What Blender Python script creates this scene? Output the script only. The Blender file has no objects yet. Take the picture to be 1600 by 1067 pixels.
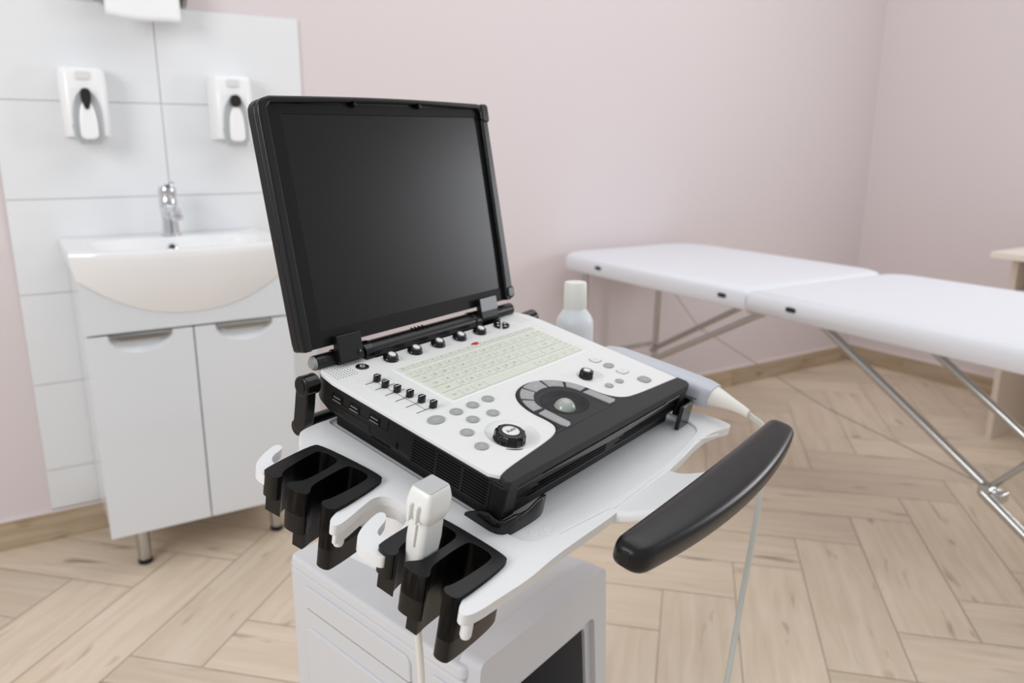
import bpy, bmesh, math, random
from mathutils import Matrix, Vector
random.seed(7)
PI = math.pi
scn = bpy.context.scene
COL = scn.collection
R = math.radians

# ------------------------------------------------------------------ camera
CAM_Z = 1.0994
_y, _p, _r = 0.568915, 0.245122, 0.00274
f_ = Vector((math.sin(_y) * math.cos(_p), math.cos(_y) * math.cos(_p), -math.sin(_p)))
rr = Vector((math.cos(_y), -math.sin(_y), 0))
uu = rr.cross(f_)
right = rr * math.cos(_r) + uu * math.sin(_r)
up = uu * math.cos(_r) - rr * math.sin(_r)
cam_d = bpy.data.cameras.new('camera')
cam = bpy.data.objects.new('camera', cam_d)
COL.objects.link(cam)
cam.matrix_world = Matrix(((right.x, up.x, -f_.x, 0), (right.y, up.y, -f_.y, 0), (right.z, up.z, -f_.z, CAM_Z), (0, 0, 0, 1)))
cam_d.sensor_width = 36
cam_d.lens = 1224.1 / 1600 * 36
cam_d.clip_start = 0.02
cam_d.dof.use_dof = True
cam_d.dof.focus_distance = 0.74
cam_d.dof.aperture_fstop = 5.6
scn.camera = cam

# ------------------------------------------------------------------ light and exposure
world = bpy.data.worlds.new('world')
scn.world = world
world.use_nodes = True
world.node_tree.nodes['Background'].inputs[0].default_value = (0.93, 0.96, 1.0, 1)
world.node_tree.nodes['Background'].inputs[1].default_value = 0.60
scn.view_settings.view_transform = 'Standard'
scn.view_settings.look = 'None'
scn.view_settings.gamma = 1.0
scn.view_settings.use_curve_mapping = False
scn.view_settings.exposure = -0.06


def area(name, loc, target, sx, sy, power, color=(1, 1, 1)):
    d = bpy.data.lights.new(name, 'AREA')
    d.shape = 'RECTANGLE'
    d.size = sx
    d.size_y = sy
    d.energy = power
    d.color = color
    o = bpy.data.objects.new(name, d)
    COL.objects.link(o)
    o.location = loc
    o.rotation_euler = (Vector(target) - Vector(loc)).to_track_quat('-Z', 'Y').to_euler()
    return o


area('window_light', (-1.75, 0.25, 1.95), (0.9, 2.1, 0.9), 1.1, 1.2, 34, (1.0, 0.99, 0.98))
area('ceiling_light', (1.7, 1.0, 2.9), (1.7, 1.0, 0), 2.4, 2.2, 27, (1.0, 0.985, 0.965))
area('window_light_right', (3.60, 0.08, 1.40), (0.0, 0.55, 1.1), 0.55, 0.9, 20, (0.93, 0.96, 1.0))

# ------------------------------------------------------------------ materials
MATS = {}


def nodes_mat(name):
    m = bpy.data.materials.new(name)
    m.use_nodes = True
    nt = m.node_tree
    return m, nt, nt.nodes['Principled BSDF']


def plastic(name, col, rough=0.4, spec=0.5, bump=0.0, bscale=900, metallic=0.0, var=0.0, sss=0.0, trans=0.0):
    m, nt, b = nodes_mat(name)
    b.inputs['Base Color'].default_value = (*col, 1)
    b.inputs['Roughness'].default_value = rough
    b.inputs['Specular IOR Level'].default_value = spec
    b.inputs['Metallic'].default_value = metallic
    if trans:
        b.inputs['Transmission Weight'].default_value = trans
    if sss:
        b.inputs['Subsurface Weight'].default_value = sss
        b.inputs['Subsurface Radius'].default_value = (0.01, 0.01, 0.01)
    tc = nt.nodes.new('ShaderNodeTexCoord')
    if bump:
        n = nt.nodes.new('ShaderNodeTexNoise')
        n.inputs['Scale'].default_value = bscale
        n.inputs['Detail'].default_value = 3
        nt.links.new(tc.outputs['Object'], n.inputs['Vector'])
        bp = nt.nodes.new('ShaderNodeBump')
        bp.inputs['Strength'].default_value = bump
        bp.inputs['Distance'].default_value = 0.0004
        nt.links.new(n.outputs['Fac'], bp.inputs['Height'])
        nt.links.new(bp.outputs['Normal'], b.inputs['Normal'])
    n2 = nt.nodes.new('ShaderNodeTexNoise')
    n2.inputs['Scale'].default_value = 14
    n2.inputs['Detail'].default_value = 4
    nt.links.new(tc.outputs['Object'], n2.inputs['Vector'])
    mr = nt.nodes.new('ShaderNodeMapRange')
    mr.inputs['To Min'].default_value = max(0.02, rough - 0.018)
    mr.inputs['To Max'].default_value = rough + 0.018
    nt.links.new(n2.outputs['Fac'], mr.inputs['Value'])
    nt.links.new(mr.outputs['Result'], b.inputs['Roughness'])
    if var:
        mx = nt.nodes.new('ShaderNodeMixRGB')
        mx.inputs['Color1'].default_value = (*[c * (1 - var) for c in col], 1)
        mx.inputs['Color2'].default_value = (*[min(1, c * (1 + var)) for c in col], 1)
        nt.links.new(n2.outputs['Fac'], mx.inputs['Fac'])
        nt.links.new(mx.outputs['Color'], b.inputs['Base Color'])
    MATS[name] = m
    return m


def srgb(r, g, b):
    return tuple(((c / 255) / 12.92 if c <= 10 else ((c / 255 + 0.055) / 1.055) ** 2.4) for c in (r, g, b))


white_plastic = plastic('white_plastic', srgb(240, 240, 240), 0.42, 0.5, 0.25, 1500)
panel_white = plastic('panel_white', srgb(229, 229, 228), 0.45, 0.4, 0.2, 1500)
cart_white = plastic('cart_white', srgb(231, 232, 233), 0.4, 0.45, 0.3, 1300)
body_grey = plastic('body_grey', srgb(211, 212, 215), 0.42, 0.4, 0.25, 1200)
console_grey = plastic('console_grey', srgb(206, 206, 210), 0.4, 0.4, 0.2, 1200)
black_plastic = plastic('black_plastic', srgb(18, 18, 19), 0.42, 0.25, 0.5, 1400)
black_gloss = plastic('black_gloss', srgb(13, 13, 14), 0.18, 0.4)
black_satin = plastic('black_satin', srgb(21, 21, 22), 0.27, 0.32, 0.2, 1800)
rubber = plastic('rubber', srgb(17, 17, 17), 0.33, 0.28, 0.3, 500, var=0.15)
palm_mat = plastic('palm_dark', srgb(42, 42, 44), 0.5, 0.25, 0.7, 1600)
void_mat = plastic('void_black', srgb(5, 5, 5), 0.8, 0.1)
screen_mat = plastic('screen_glass', srgb(8, 8, 9), 0.29, 0.33)
bezel_mat = plastic('bezel_black', srgb(12, 12, 13), 0.45, 0.18, 0.3, 1600)
silver = plastic('silver_plate', srgb(150, 152, 154), 0.5, 0.4, 0.3, 700, metallic=0.25)
chrome = plastic('chrome', (0.72, 0.73, 0.74), 0.09, 0.5, metallic=1.0)
handle_metal = plastic('handle_metal', (0.34, 0.335, 0.32), 0.14, 0.5, metallic=1.0)  # chrome door grips, their dark reflections put into a darker base colour
lip_mat = plastic('lip_gloss', srgb(58, 58, 60), 0.22, 0.5)
steel = plastic('steel_tube', (0.50, 0.50, 0.49), 0.20, 0.5, metallic=1.0)
btn_grey = plastic('button_grey', srgb(158, 159, 160), 0.5, 0.4)
btn_print = plastic('button_print', srgb(190, 191, 192), 0.6, 0.2)
btn_white = plastic('button_white', srgb(226, 226, 226), 0.5, 0.3)
key_mat = plastic('key_rubber', srgb(216, 219, 206), 0.5, 0.35, sss=0.0)
key_white = plastic('keyboard_sheet', srgb(236, 238, 236), 0.35, 0.4)
ink = plastic('dark_print', srgb(72, 74, 70), 0.6, 0.2)
red_mat = plastic('red_key', srgb(200, 22, 24), 0.45, 0.4)
ball_mat = plastic('trackball', srgb(166, 172, 164), 0.08, 0.6)
probe_mat = plastic('probe_white', srgb(234, 234, 231), 0.35, 0.5)
probe_face = plastic('probe_lens', srgb(186, 187, 188), 0.55, 0.3)
probe_blue = plastic('probe_grey', srgb(192, 195, 203), 0.4, 0.4)
cable_mat = plastic('cable_grey', srgb(204, 206, 200), 0.45, 0.4)
cable_white = plastic('cable_cream', srgb(226, 222, 214), 0.5, 0.4)
bottle_mat = plastic('bottle_plastic', srgb(222, 226, 230), 0.4, 0.4)
cap_mat = plastic('bottle_cap', srgb(232, 232, 226), 0.45, 0.4)
ceramic = plastic('ceramic', srgb(240, 240, 241), 0.07, 0.6)
cab_white = plastic('cabinet_white', srgb(218, 221, 225), 0.12, 0.5)
disp_white = plastic('dispenser_white', srgb(246, 247, 248), 0.25, 0.5)
disp_grey = plastic('dispenser_clear_grey', srgb(176, 180, 182), 0.12, 0.6)
dark_mat = plastic('dark_hole', srgb(34, 32, 30), 0.4, 0.4)
bed_mat = plastic('white_vinyl', srgb(226, 228, 234), 0.45, 0.35, 0.3, 350)
navy_mat = plastic('grommet', srgb(32, 36, 48), 0.5, 0.4)
desk_mat = plastic('desk_laminate', srgb(222, 208, 194), 0.4, 0.4, var=0.04)
desk_edge = plastic('desk_edge', srgb(235, 226, 216), 0.4, 0.4)
paper_mat = plastic('paper', srgb(244, 245, 247), 0.9, 0.1)
hook_mat = plastic('holder_metal', srgb(150, 150, 150), 0.3, 0.5, metallic=0.7)
wall_trim = plastic('white_trim', srgb(232, 222, 222), 0.5, 0.3)


def wall_material(name, col):
    m, nt, b = nodes_mat(name)
    tc = nt.nodes.new('ShaderNodeTexCoord')
    n = nt.nodes.new('ShaderNodeTexNoise')
    n.inputs['Scale'].default_value = 220
    n.inputs['Detail'].default_value = 5
    n3 = nt.nodes.new('ShaderNodeTexNoise')
    n3.inputs['Scale'].default_value = 1.3
    nt.links.new(tc.outputs['Object'], n.inputs['Vector'])
    nt.links.new(tc.outputs['Object'], n3.inputs['Vector'])
    mx = nt.nodes.new('ShaderNodeMixRGB')
    mx.inputs['Color1'].default_value = (*[c * 0.985 for c in col], 1)
    mx.inputs['Color2'].default_value = (*[c * 1.015 for c in col], 1)
    nt.links.new(n3.outputs['Fac'], mx.inputs['Fac'])
    nt.links.new(mx.outputs['Color'], b.inputs['Base Color'])
    bp = nt.nodes.new('ShaderNodeBump')
    bp.inputs['Strength'].default_value = 0.15
    bp.inputs['Distance'].default_value = 0.001
    nt.links.new(n.outputs['Fac'], bp.inputs['Height'])
    nt.links.new(bp.outputs['Normal'], b.inputs['Normal'])
    b.inputs['Roughness'].default_value = 0.75
    b.inputs['Specular IOR Level'].default_value = 0.25
    return m


pink_wall = wall_material('pink_paint', srgb(222, 212, 213))


def tile_material():
    m, nt, b = nodes_mat('white_tile')
    tc = nt.nodes.new('ShaderNodeTexCoord')
    n = nt.nodes.new('ShaderNodeTexNoise')
    mp = nt.nodes.new('ShaderNodeMapping')
    mp.inputs['Scale'].default_value = (3, 3, 14)
    n.inputs['Scale'].default_value = 3.0
    n.inputs['Detail'].default_value = 6
    nt.links.new(tc.outputs['Object'], mp.inputs['Vector'])
    nt.links.new(mp.outputs['Vector'], n.inputs['Vector'])
    bp = nt.nodes.new('ShaderNodeBump')
    bp.inputs['Strength'].default_value = 0.25
    bp.inputs['Distance'].default_value = 0.004
    nt.links.new(n.outputs['Fac'], bp.inputs['Height'])
    nt.links.new(bp.outputs['Normal'], b.inputs['Normal'])
    b.inputs['Base Color'].default_value = (*srgb(232, 234, 236), 1)
    b.inputs['Roughness'].default_value = 0.3
    return m


tile_mat = tile_material()
grout_mat = plastic('tile_grout', srgb(206, 208, 210), 0.8, 0.2)
floor_grout = plastic('floor_grout', srgb(186, 168, 150), 0.8, 0.2)


def wood_material(name, uvname, light, dark, knot):
    """plank wood: UV in metres, u along the plank; attribute 'tone' is a random value per plank"""
    m, nt, b = nodes_mat(name)
    L = nt.links.new
    uv = nt.nodes.new('ShaderNodeUVMap')
    uv.uv_map = uvname
    at = nt.nodes.new('ShaderNodeAttribute')
    at.attribute_name = 'tone'
    mp = nt.nodes.new('ShaderNodeMapping')
    mp.inputs['Scale'].default_value = (2.2, 26, 1)
    L(uv.outputs['UV'], mp.inputs['Vector'])
    n1 = nt.nodes.new('ShaderNodeTexNoise')
    n1.inputs['Scale'].default_value = 1.6
    n1.inputs['Detail'].default_value = 7
    n1.inputs['Distortion'].default_value = 0.6
    L(mp.outputs['Vector'], n1.inputs['Vector'])
    cr = nt.nodes.new('ShaderNodeValToRGB')
    cr.color_ramp.elements[0].position = 0.3
    cr.color_ramp.elements[0].color = (*dark, 1)
    cr.color_ramp.elements[1].position = 0.62
    cr.color_ramp.elements[1].color = (*light, 1)
    L(n1.outputs['Fac'], cr.inputs['Fac'])
    # broad blotches
    mp2 = nt.nodes.new('ShaderNodeMapping')
    mp2.inputs['Scale'].default_value = (3.2, 9, 1)
    L(uv.outputs['UV'], mp2.inputs['Vector'])
    n2 = nt.nodes.new('ShaderNodeTexNoise')
    n2.inputs['Scale'].default_value = 1.3
    n2.inputs['Detail'].default_value = 3
    L(mp2.outputs['Vector'], n2.inputs['Vector'])
    r2 = nt.nodes.new('ShaderNodeMapRange')
    r2.inputs['From Min'].default_value = 0.45
    r2.inputs['From Max'].default_value = 0.75
    r2.inputs['To Max'].default_value = 0.55
    L(n2.outputs['Fac'], r2.inputs['Value'])
    m1 = nt.nodes.new('ShaderNodeMixRGB')
    m1.inputs['Color2'].default_value = (*dark, 1)
    L(r2.outputs['Result'], m1.inputs['Fac'])
    L(cr.outputs['Color'], m1.inputs['Color1'])
    # knots and cracks
    mp3 = nt.nodes.new('ShaderNodeMapping')
    mp3.inputs['Scale'].default_value = (5, 24, 1)
    L(uv.outputs['UV'], mp3.inputs['Vector'])
    n3 = nt.nodes.new('ShaderNodeTexNoise')
    n3.inputs['Scale'].default_value = 1.0
    n3.inputs['Detail'].default_value = 2.5
    n3.inputs['Distortion'].default_value = 0.4
    L(mp3.outputs['Vector'], n3.inputs['Vector'])
    r3 = nt.nodes.new('ShaderNodeMapRange')
    r3.inputs['From Min'].default_value = 0.635
    r3.inputs['From Max'].default_value = 0.78
    r3.inputs['To Max'].default_value = 0.8
    L(n3.outputs['Fac'], r3.inputs['Value'])
    m2 = nt.nodes.new('ShaderNodeMixRGB')
    m2.inputs['Color2'].default_value = (*knot, 1)
    L(r3.outputs['Result'], m2.inputs['Fac'])
    L(m1.outputs['Color'], m2.inputs['Color1'])
    # per plank tone
    rt = nt.nodes.new('ShaderNodeMapRange')
    rt.inputs['To Min'].default_value = 0.90
    rt.inputs['To Max'].default_value = 1.07
    L(at.outputs['Fac'], rt.inputs['Value'])
    m3 = nt.nodes.new('ShaderNodeVectorMath')
    m3.operation = 'SCALE'
    L(m2.outputs['Color'], m3.inputs[0])
    L(rt.outputs['Result'], m3.inputs['Scale'])
    L(m3.outputs['Vector'], b.inputs['Base Color'])
    bp = nt.nodes.new('ShaderNodeBump')
    bp.inputs['Strength'].default_value = 0.12
    bp.inputs['Distance'].default_value = 0.001
    L(n1.outputs['Fac'], bp.inputs['Height'])
    L(bp.outputs['Normal'], b.inputs['Normal'])
    b.inputs['Roughness'].default_value = 0.42
    b.inputs['Specular IOR Level'].default_value = 0.4
    return m


floor_wood = wood_material('floor_wood', 'UVMap', srgb(222, 206, 186), srgb(210, 191, 168), srgb(120, 98, 78))
base_wood = wood_material('baseboard_wood', 'UVMap', srgb(196, 178, 154), srgb(174, 152, 124), srgb(120, 98, 76))

# ------------------------------------------------------------------ builders
W = {}


def tag(o, label=None, cat=None, group=None, kind=None):
    if label:
        o['label'] = label
    if cat:
        o['category'] = cat
    if group:
        o['group'] = group
    if kind:
        o['kind'] = kind
    return o


def empty(name, M, label=None, cat=None, group=None, parent=None):
    o = bpy.data.objects.new(name, None)
    o.empty_display_size = 0.05
    COL.objects.link(o)
    W[o.name] = M.copy()
    if parent:
        o.parent = parent
        o.matrix_local = W[parent.name].inverted() @ M
    else:
        o.matrix_local = M
    return tag(o, label, cat, group)


def obj(name, bm, mats, parent=None, F=None, bevel=0.0, seg=3, sharp=35, bang=32, smooth=True, recalc=True):
    F = F or Matrix.Identity(4)
    if recalc:
        bmesh.ops.recalc_face_normals(bm, faces=bm.faces)
    me = bpy.data.meshes.new(name)
    bm.to_mesh(me)
    bm.free()
    for m in (mats if isinstance(mats, (list, tuple)) else [mats]):
        me.materials.append(m)
    if smooth:
        me.shade_smooth()
        me.set_sharp_from_angle(angle=R(sharp))
    o = bpy.data.objects.new(name, me)
    COL.objects.link(o)
    W[o.name] = F.copy()
    if parent:
        o.parent = parent
        o.matrix_local = W[parent.name].inverted() @ F
    else:
        o.matrix_local = F
    if bevel:
        b = o.modifiers.new('bevel', 'BEVEL')
        b.width = bevel
        b.segments = seg
        b.limit_method = 'ANGLE'
        b.angle_limit = R(bang)
        b.use_clamp_overlap = True
        if smooth:
            w = o.modifiers.new('wn', 'WEIGHTED_NORMAL')
            w.keep_sharp = True
    return o


def T(x, y, z):
    return Matrix.Translation((x, y, z))


def Rz(a):
    return Matrix.Rotation(a, 4, 'Z')


def Rx(a):
    return Matrix.Rotation(a, 4, 'X')


def Ry(a):
    return Matrix.Rotation(a, 4, 'Y')


def box(x0, x1, y0, y1, z0, z1, bm=None, mi=0, M=None):
    bm = bm or bmesh.new()
    vs = [bm.verts.new((x, y, z)) for x in (x0, x1) for y in (y0, y1) for z in (z0, z1)]
    if M:
        for v in vs:
            v.co = M @ v.co
    for q in ((0, 1, 3, 2), (4, 6, 7, 5), (0, 4, 5, 1), (2, 3, 7, 6), (0, 2, 6, 4), (1, 5, 7, 3)):
        f = bm.faces.new([vs[i] for i in q])
        f.material_index = mi
    return bm


def chaikin(p, n=2, closed=True):
    for _ in range(n):
        q = []
        m = len(p)
        rng = range(m) if closed else range(m - 1)
        if not closed:
            q.append(p[0])
        for i in rng:
            a, b = p[i], p[(i + 1) % m]
            q.append(tuple(a[k] * 0.75 + b[k] * 0.25 for k in range(len(a))))
            q.append(tuple(a[k] * 0.25 + b[k] * 0.75 for k in range(len(a))))
        if not closed:
            q.append(p[-1])
        p = q
    return p


def rrect(x0, x1, y0, y1, r, n=6):
    pts = []
    for cx, cy, a in ((x1 - r, y1 - r, 0), (x0 + r, y1 - r, 90), (x0 + r, y0 + r, 180), (x1 - r, y0 + r, 270)):
        for k in range(n + 1):
            t = R(a + 90 * k / n)
            pts.append((cx + r * math.cos(t), cy + r * math.sin(t)))
    return pts


def circ(cx, cy, r, n=32, ry=None):
    return [(cx + r * math.cos(2 * PI * k / n), cy + (ry or r) * math.sin(2 * PI * k / n)) for k in range(n)]


def prism(pts, z0, z1, bm=None, mi=0, holes=(), inset=None, M=None):
    """closed outline in xy, straight sides from z0 up to z1, optional through holes"""
    bm = bm or bmesh.new()
    new = []
    if not holes:
        top = [bm.verts.new((p[0], p[1], z1)) for p in pts]
        bot = [bm.verts.new((p[0], p[1], z0)) for p in pts]
        new += top + bot
        fs = [bm.faces.new(top), bm.faces.new(list(reversed(bot)))]
        n = len(pts)
        for i in range(n):
            fs.append(bm.faces.new((top[i], bot[i], bot[(i + 1) % n], top[(i + 1) % n])))
        for f in fs:
            f.material_index = mi
    else:
        loops = [list(pts)] + [list(h) for h in holes]
        tv = []
        for z in (z1, z0):
            edges = []
            vl = []
            for lp in loops:
                vs = [bm.verts.new((p[0], p[1], z)) for p in lp]
                new += vs
                vl.append(vs)
                edges += [bm.edges.new((vs[i], vs[(i + 1) % len(vs)])) for i in range(len(vs))]
            g = bmesh.ops.triangle_fill(bm, edges=edges, use_beauty=True)
            for f in g['geom']:
                if isinstance(f, bmesh.types.BMFace):
                    f.material_index = mi
            tv.append(vl)
        for a, b in zip(tv[0], tv[1]):
            n = len(a)
            for i in range(n):
                f = bm.faces.new((a[i], b[i], b[(i + 1) % n], a[(i + 1) % n]))
                f.material_index = mi
    if M:
        for v in new:
            v.co = M @ v.co
    return bm


def loft(rings, bm=None, mi=0, cap=True, closed=True, M=None):
    bm = bm or bmesh.new()
    V = [[bm.verts.new((M @ Vector(p)) if M else p) for p in r] for r in rings]
    n = len(V[0])
    for a, b in zip(V, V[1:]):
        for i in range(n if closed else n - 1):
            j = (i + 1) % n
            f = bm.faces.new((a[i], a[j], b[j], b[i]))
            f.material_index = mi
    if cap:
        for r in (list(reversed(V[0])), V[-1]):
            f = bm.faces.new(r)
            f.material_index = mi
    return bm


def lathe(prof, n=32, bm=None, mi=0, M=None, cap=True):
    """profile of (radius, z) turned about z"""
    rings = [[(max(r, 1e-5) * math.cos(2 * PI * k / n), max(r, 1e-5) * math.sin(2 * PI * k / n), z) for k in range(n)] for r, z in prof]
    return loft(rings, bm, mi, cap, True, M)


def smooth_path(p, n=3):
    return [Vector(q) for q in chaikin([tuple(q) for q in p], n, False)]


def tube(path, r, n=12, bm=None, mi=0, closed=False, cap=True):
    """round tube along points; r is one radius or one per point"""
    path = [Vector(p) for p in path]
    m = len(path)
    rad = r if isinstance(r, (list, tuple)) else [r] * m
    rings = []
    up_ = None
    for i, p in enumerate(path):
        if closed:
            d = path[(i + 1) % m] - path[i - 1]
        else:
            d = path[min(i + 1, m - 1)] - path[max(i - 1, 0)]
        d.normalize()
        if up_ is None:
            up_ = Vector((0, 0, 1)) if abs(d.z) < 0.9 else Vector((1, 0, 0))
        s = d.cross(up_).normalized()
        up_ = s.cross(d).normalized()
        rings.append([p + (s * math.cos(2 * PI * k / n) + up_ * math.sin(2 * PI * k / n)) * rad[i] for k in range(n)])
    if closed:
        rings.append(rings[0])
        bm = loft(rings, bm, mi, False)
        bmesh.ops.remove_doubles(bm, verts=bm.verts, dist=1e-6)
        return bm
    return loft(rings, bm, mi, cap)


def sphere(r, bm=None, mi=0, M=None, n=24):
    prof = [(r * math.sin(PI * k / (n // 2)), -r * math.cos(PI * k / (n // 2))) for k in range(n // 2 + 1)]
    return lathe(prof, n, bm, mi, M, cap=True)


def letters(txt, size, bm, mi, M, depth=0.0):
    cu = bpy.data.curves.new('lettering', 'FONT')
    cu.body = txt
    cu.size = size
    cu.align_x = 'CENTER'
    cu.align_y = 'CENTER'
    cu.extrude = depth
    cu.resolution_u = 2
    to = bpy.data.objects.new('lettering', cu)
    me = bpy.data.meshes.new_from_object(to)
    off = len(bm.verts)
    vs = [bm.verts.new(M @ v.co) for v in me.vertices]
    for p in me.polygons:
        try:
            f = bm.faces.new([vs[i] for i in p.vertices])
            f.material_index = mi
        except ValueError:
            pass
    bpy.data.objects.remove(to)
    bpy.data.curves.remove(cu)
    bpy.data.meshes.remove(me)
    return bm


mm = 0.001


def MM(pts):
    return [tuple(c * mm for c in p) for p in pts]


# ------------------------------------------------------------------ the room
D = 2.434          # depth of the back wall
XR = 3.68          # right wall
bm = box(-2.6, XR + 0.12, D, D + 0.12, 0, 2.9)
o = obj('wall_back', bm, pink_wall, smooth=False)
tag(o, kind='structure')
bm = box(XR, XR + 0.12, -0.7, D, 0, 2.9)
o = obj('wall_right', bm, pink_wall, smooth=False)
tag(o, kind='structure')


# herringbone floor: every plank is a quad of one mesh, with its own grain coordinates
def clip_poly(poly, x0, x1, y0, y1):
    for ax, lim, keep in ((0, x0, 1), (0, x1, -1), (1, y0, 1), (1, y1, -1)):
        out = []
        n = len(poly)
        for i in range(n):
            a, b = poly[i], poly[(i + 1) % n]
            ia = (a[ax] - lim) * keep >= 0
            ib = (b[ax] - lim) * keep >= 0
            if ia:
                out.append(a)
            if ia != ib:
                t = (lim - a[ax]) / (b[ax] - a[ax])
                out.append(tuple(a[k] + (b[k] - a[k]) * t for k in range(len(a))))
        poly = out
        if len(poly) < 3:
            return []
    return poly


def floor_mesh():
    bm = bmesh.new()
    uvl = bm.loops.layers.uv.new('UVMap')
    tone = bm.faces.layers.float.new('tone')
    x0, x1, y0, y1 = -2.6, XR, -2.2, D
    f = bm.faces.new([bm.verts.new((x, y, -0.002)) for x, y in ((x0, y0), (x1, y0), (x1, y1), (x0, y1))])
    f.material_index = 1
    w, L, g = 0.18, 0.602, 0.0011
    rot = R(44.6)
    cu = (math.cos(rot), math.sin(rot))
    cv = (math.sin(rot), -math.cos(rot))
    for j in range(-8, 9):
        for k in range(-26, 27):
            bu = 1.573 + 0.015 + k * w + j * L
            bv = 0.341 + k * w - j * L
            for fam in (0, 1):
                if fam == 0:
                    r = (bu, bu + L, bv, bv + w)
                else:
                    r = (bu - w, bu, bv, bv + L)
                a0, a1, b0, b1 = r[0] + g, r[1] - g, r[2] + g, r[3] - g
                ou, ov = random.uniform(0, 60), random.uniform(0, 60)
                tn = random.random()
                poly = []
                for u, v in ((a0, b0), (a1, b0), (a1, b1), (a0, b1)):
                    lu, lv = (u - a0, v - b0) if fam == 0 else (v - b0, u - a0)
                    poly.append((u * cu[0] + v * cv[0], u * cu[1] + v * cv[1], lu + ou, lv + ov))
                poly = clip_poly(poly, x0, x1, y0, y1)
                if not poly:
                    continue
                vs = [bm.verts.new((p[0], p[1], 0)) for p in poly]
                fc = bm.faces.new(vs)
                fc[tone] = tn
                for lp, p in zip(fc.loops, poly):
                    lp[uvl].uv = (p[2], p[3])
                fc.normal_update()
                if fc.normal.z < 0:
                    fc.normal_flip()
    return bm


o = obj('floor', floor_mesh(), [floor_wood, floor_grout], smooth=False, recalc=False)
tag(o, kind='structure')


def baseboard(name, a, b, nrm, start, h=0.083, t=0.011):
    """tile-like wooden skirting pieces 60 cm long along a->b, with a light cap strip"""
    a, b, nrm = Vector(a), Vector(b), Vector(nrm)
    d = (b - a)
    L = d.length
    d.normalize()
    bm = bmesh.new()
    uvl = bm.loops.layers.uv.new('UVMap')
    tone = bm.faces.layers.float.new('tone')

    def slab(s0, s1, z0, z1, th, mi):
        P = [a + d * s + nrm * q for s in (s0, s1) for q in (0, th)]
        vs = [bm.verts.new((p.x, p.y, z)) for p in P for z in (z0, z1)]
        ou, ov, tn = random.uniform(0, 50), random.uniform(0, 50), random.random()
        for q in ((0, 1, 3, 2), (4, 6, 7, 5), (0, 4, 5, 1), (2, 3, 7, 6), (0, 2, 6, 4), (1, 5, 7, 3)):
            f = bm.faces.new([vs[i] for i in q])
            f.material_index = mi
            f[tone] = tn
            for lp in f.loops:
                c = lp.vert.co
                lp[uvl].uv = ((c - a).dot(d) + ou, c.z + ov)
    s = -start
    while s < L:
        s0, s1 = max(0, s + 0.001), min(L, s + 0.599)
        if s1 > s0:
            slab(s0, s1, 0.0, h, t, 0)
        s += 0.6
    slab(0, L, h, h + 0.006, t * 0.9, 1)
    slab(0, L, 0.001, h - 0.001, t * 0.7, 2)
    return tag(obj(name, bm, [base_wood, wall_trim, floor_grout], smooth=False), kind='structure')


baseboard('baseboard_back', (-2.6, D, 0), (XR, D, 0), (0, -1, 0), 0.02)
baseboard('baseboard_right', (XR, D - 0.012, 0), (XR, -0.7, 0), (-1, 0, 0), 0.3)


# wall tiles behind the sink
def tiles():
    bm = bmesh.new()
    x0, x1 = 0.0, 0.797
    top = 1.4585
    box(x0, x1, D - 0.006, D, 0.090, top, bm, 1)
    g = 0.0012
    for c in range(2):
        for r in range(6):
            z1 = top - 0.25 * r
            z0 = max(z1 - 0.25, 0.092)
            xa = x0 + c * 0.3985
            box(xa + g, xa + 0.3985 - g, D - 0.0095, D - 0.004, z0 + g, z1 - g, bm, 0)
    return bm


tag(obj('trim_1', tiles(), [tile_mat, grout_mat], bevel=0.0012, seg=2), kind='structure')

# ------------------------------------------------------------------ washstand
CX0, CX1 = 0.118, 0.612
CYF = 2.062
cab = empty('sink_cabinet', T(0.365, 2.25, 0), 'glossy white two-door washstand cabinet on short chrome legs against the tiled wall', 'cabinet')
bm = box(CX0 + 0.004, CX0 + 0.020, CYF + 0.018, D - 0.012, 0.128, 0.790)
box(CX1 - 0.020, CX1 - 0.004, CYF + 0.018, D - 0.012, 0.128, 0.790, bm)
box(CX0 + 0.020, CX1 - 0.020, CYF + 0.018, D - 0.012, 0.128, 0.144, bm)
box(CX0 + 0.020, CX1 - 0.020, D - 0.016, D - 0.012, 0.144, 0.700, bm)
obj('body', bm, cab_white, cab, bevel=0.002)
bm = prism([(CX0, 0.656), (CX1, 0.656), (CX1, 0.7915), (0.540, 0.7915), (0.517, 0.740), (0.480, 0.722), (0.250, 0.722), (0.215, 0.740), (0.190, 0.7915), (CX0, 0.7915)], 0, 0.017,
           M=Matrix(((1, 0, 0, 0), (0, 0, -1, CYF + 0.017), (0, 1, 0, 0), (0, 0, 0, 1))))
obj('front_panel', bm, cab_white, cab, bevel=0.002)


def door_bm(xa, xb):
    """door with a shallow scooped hand recess under its top edge"""
    bm = bmesh.new()
    z0, z1 = 0.128, 0.652
    cx = (xa + xb) / 2
    w = 0.072
    pts = [(xa, z0), (xb, z0), (xb, z1)]
    n = 14
    arc = [(cx + w * math.cos(PI * k / n), z1 - 0.048 * math.sin(PI * k / n) ** 0.8) for k in range(n + 1)]
    pts += arc + [(xa, z1)]
    M = Matrix(((1, 0, 0, 0), (0, 0, -1, CYF + 0.017), (0, 1, 0, 0), (0, 0, 0, 1)))
    prism(pts, 0, 0.017, bm, M=M)
    # the scoop: sloping back plate
    rings = [[(p[0], CYF + 0.0015, p[1]) for p in arc], [(cx + (p[0] - cx) * 0.86, CYF + 0.013, z1 - (z1 - p[1]) * 0.66) for p in arc]]
    loft(rings, bm, 0, cap=False, closed=False)
    bm.faces.new([bm.verts.new((cx + (p[0] - cx) * 0.87, CYF + 0.0128, z1 - (z1 - p[1]) * 0.67)) for p in arc])
    return bm


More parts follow.
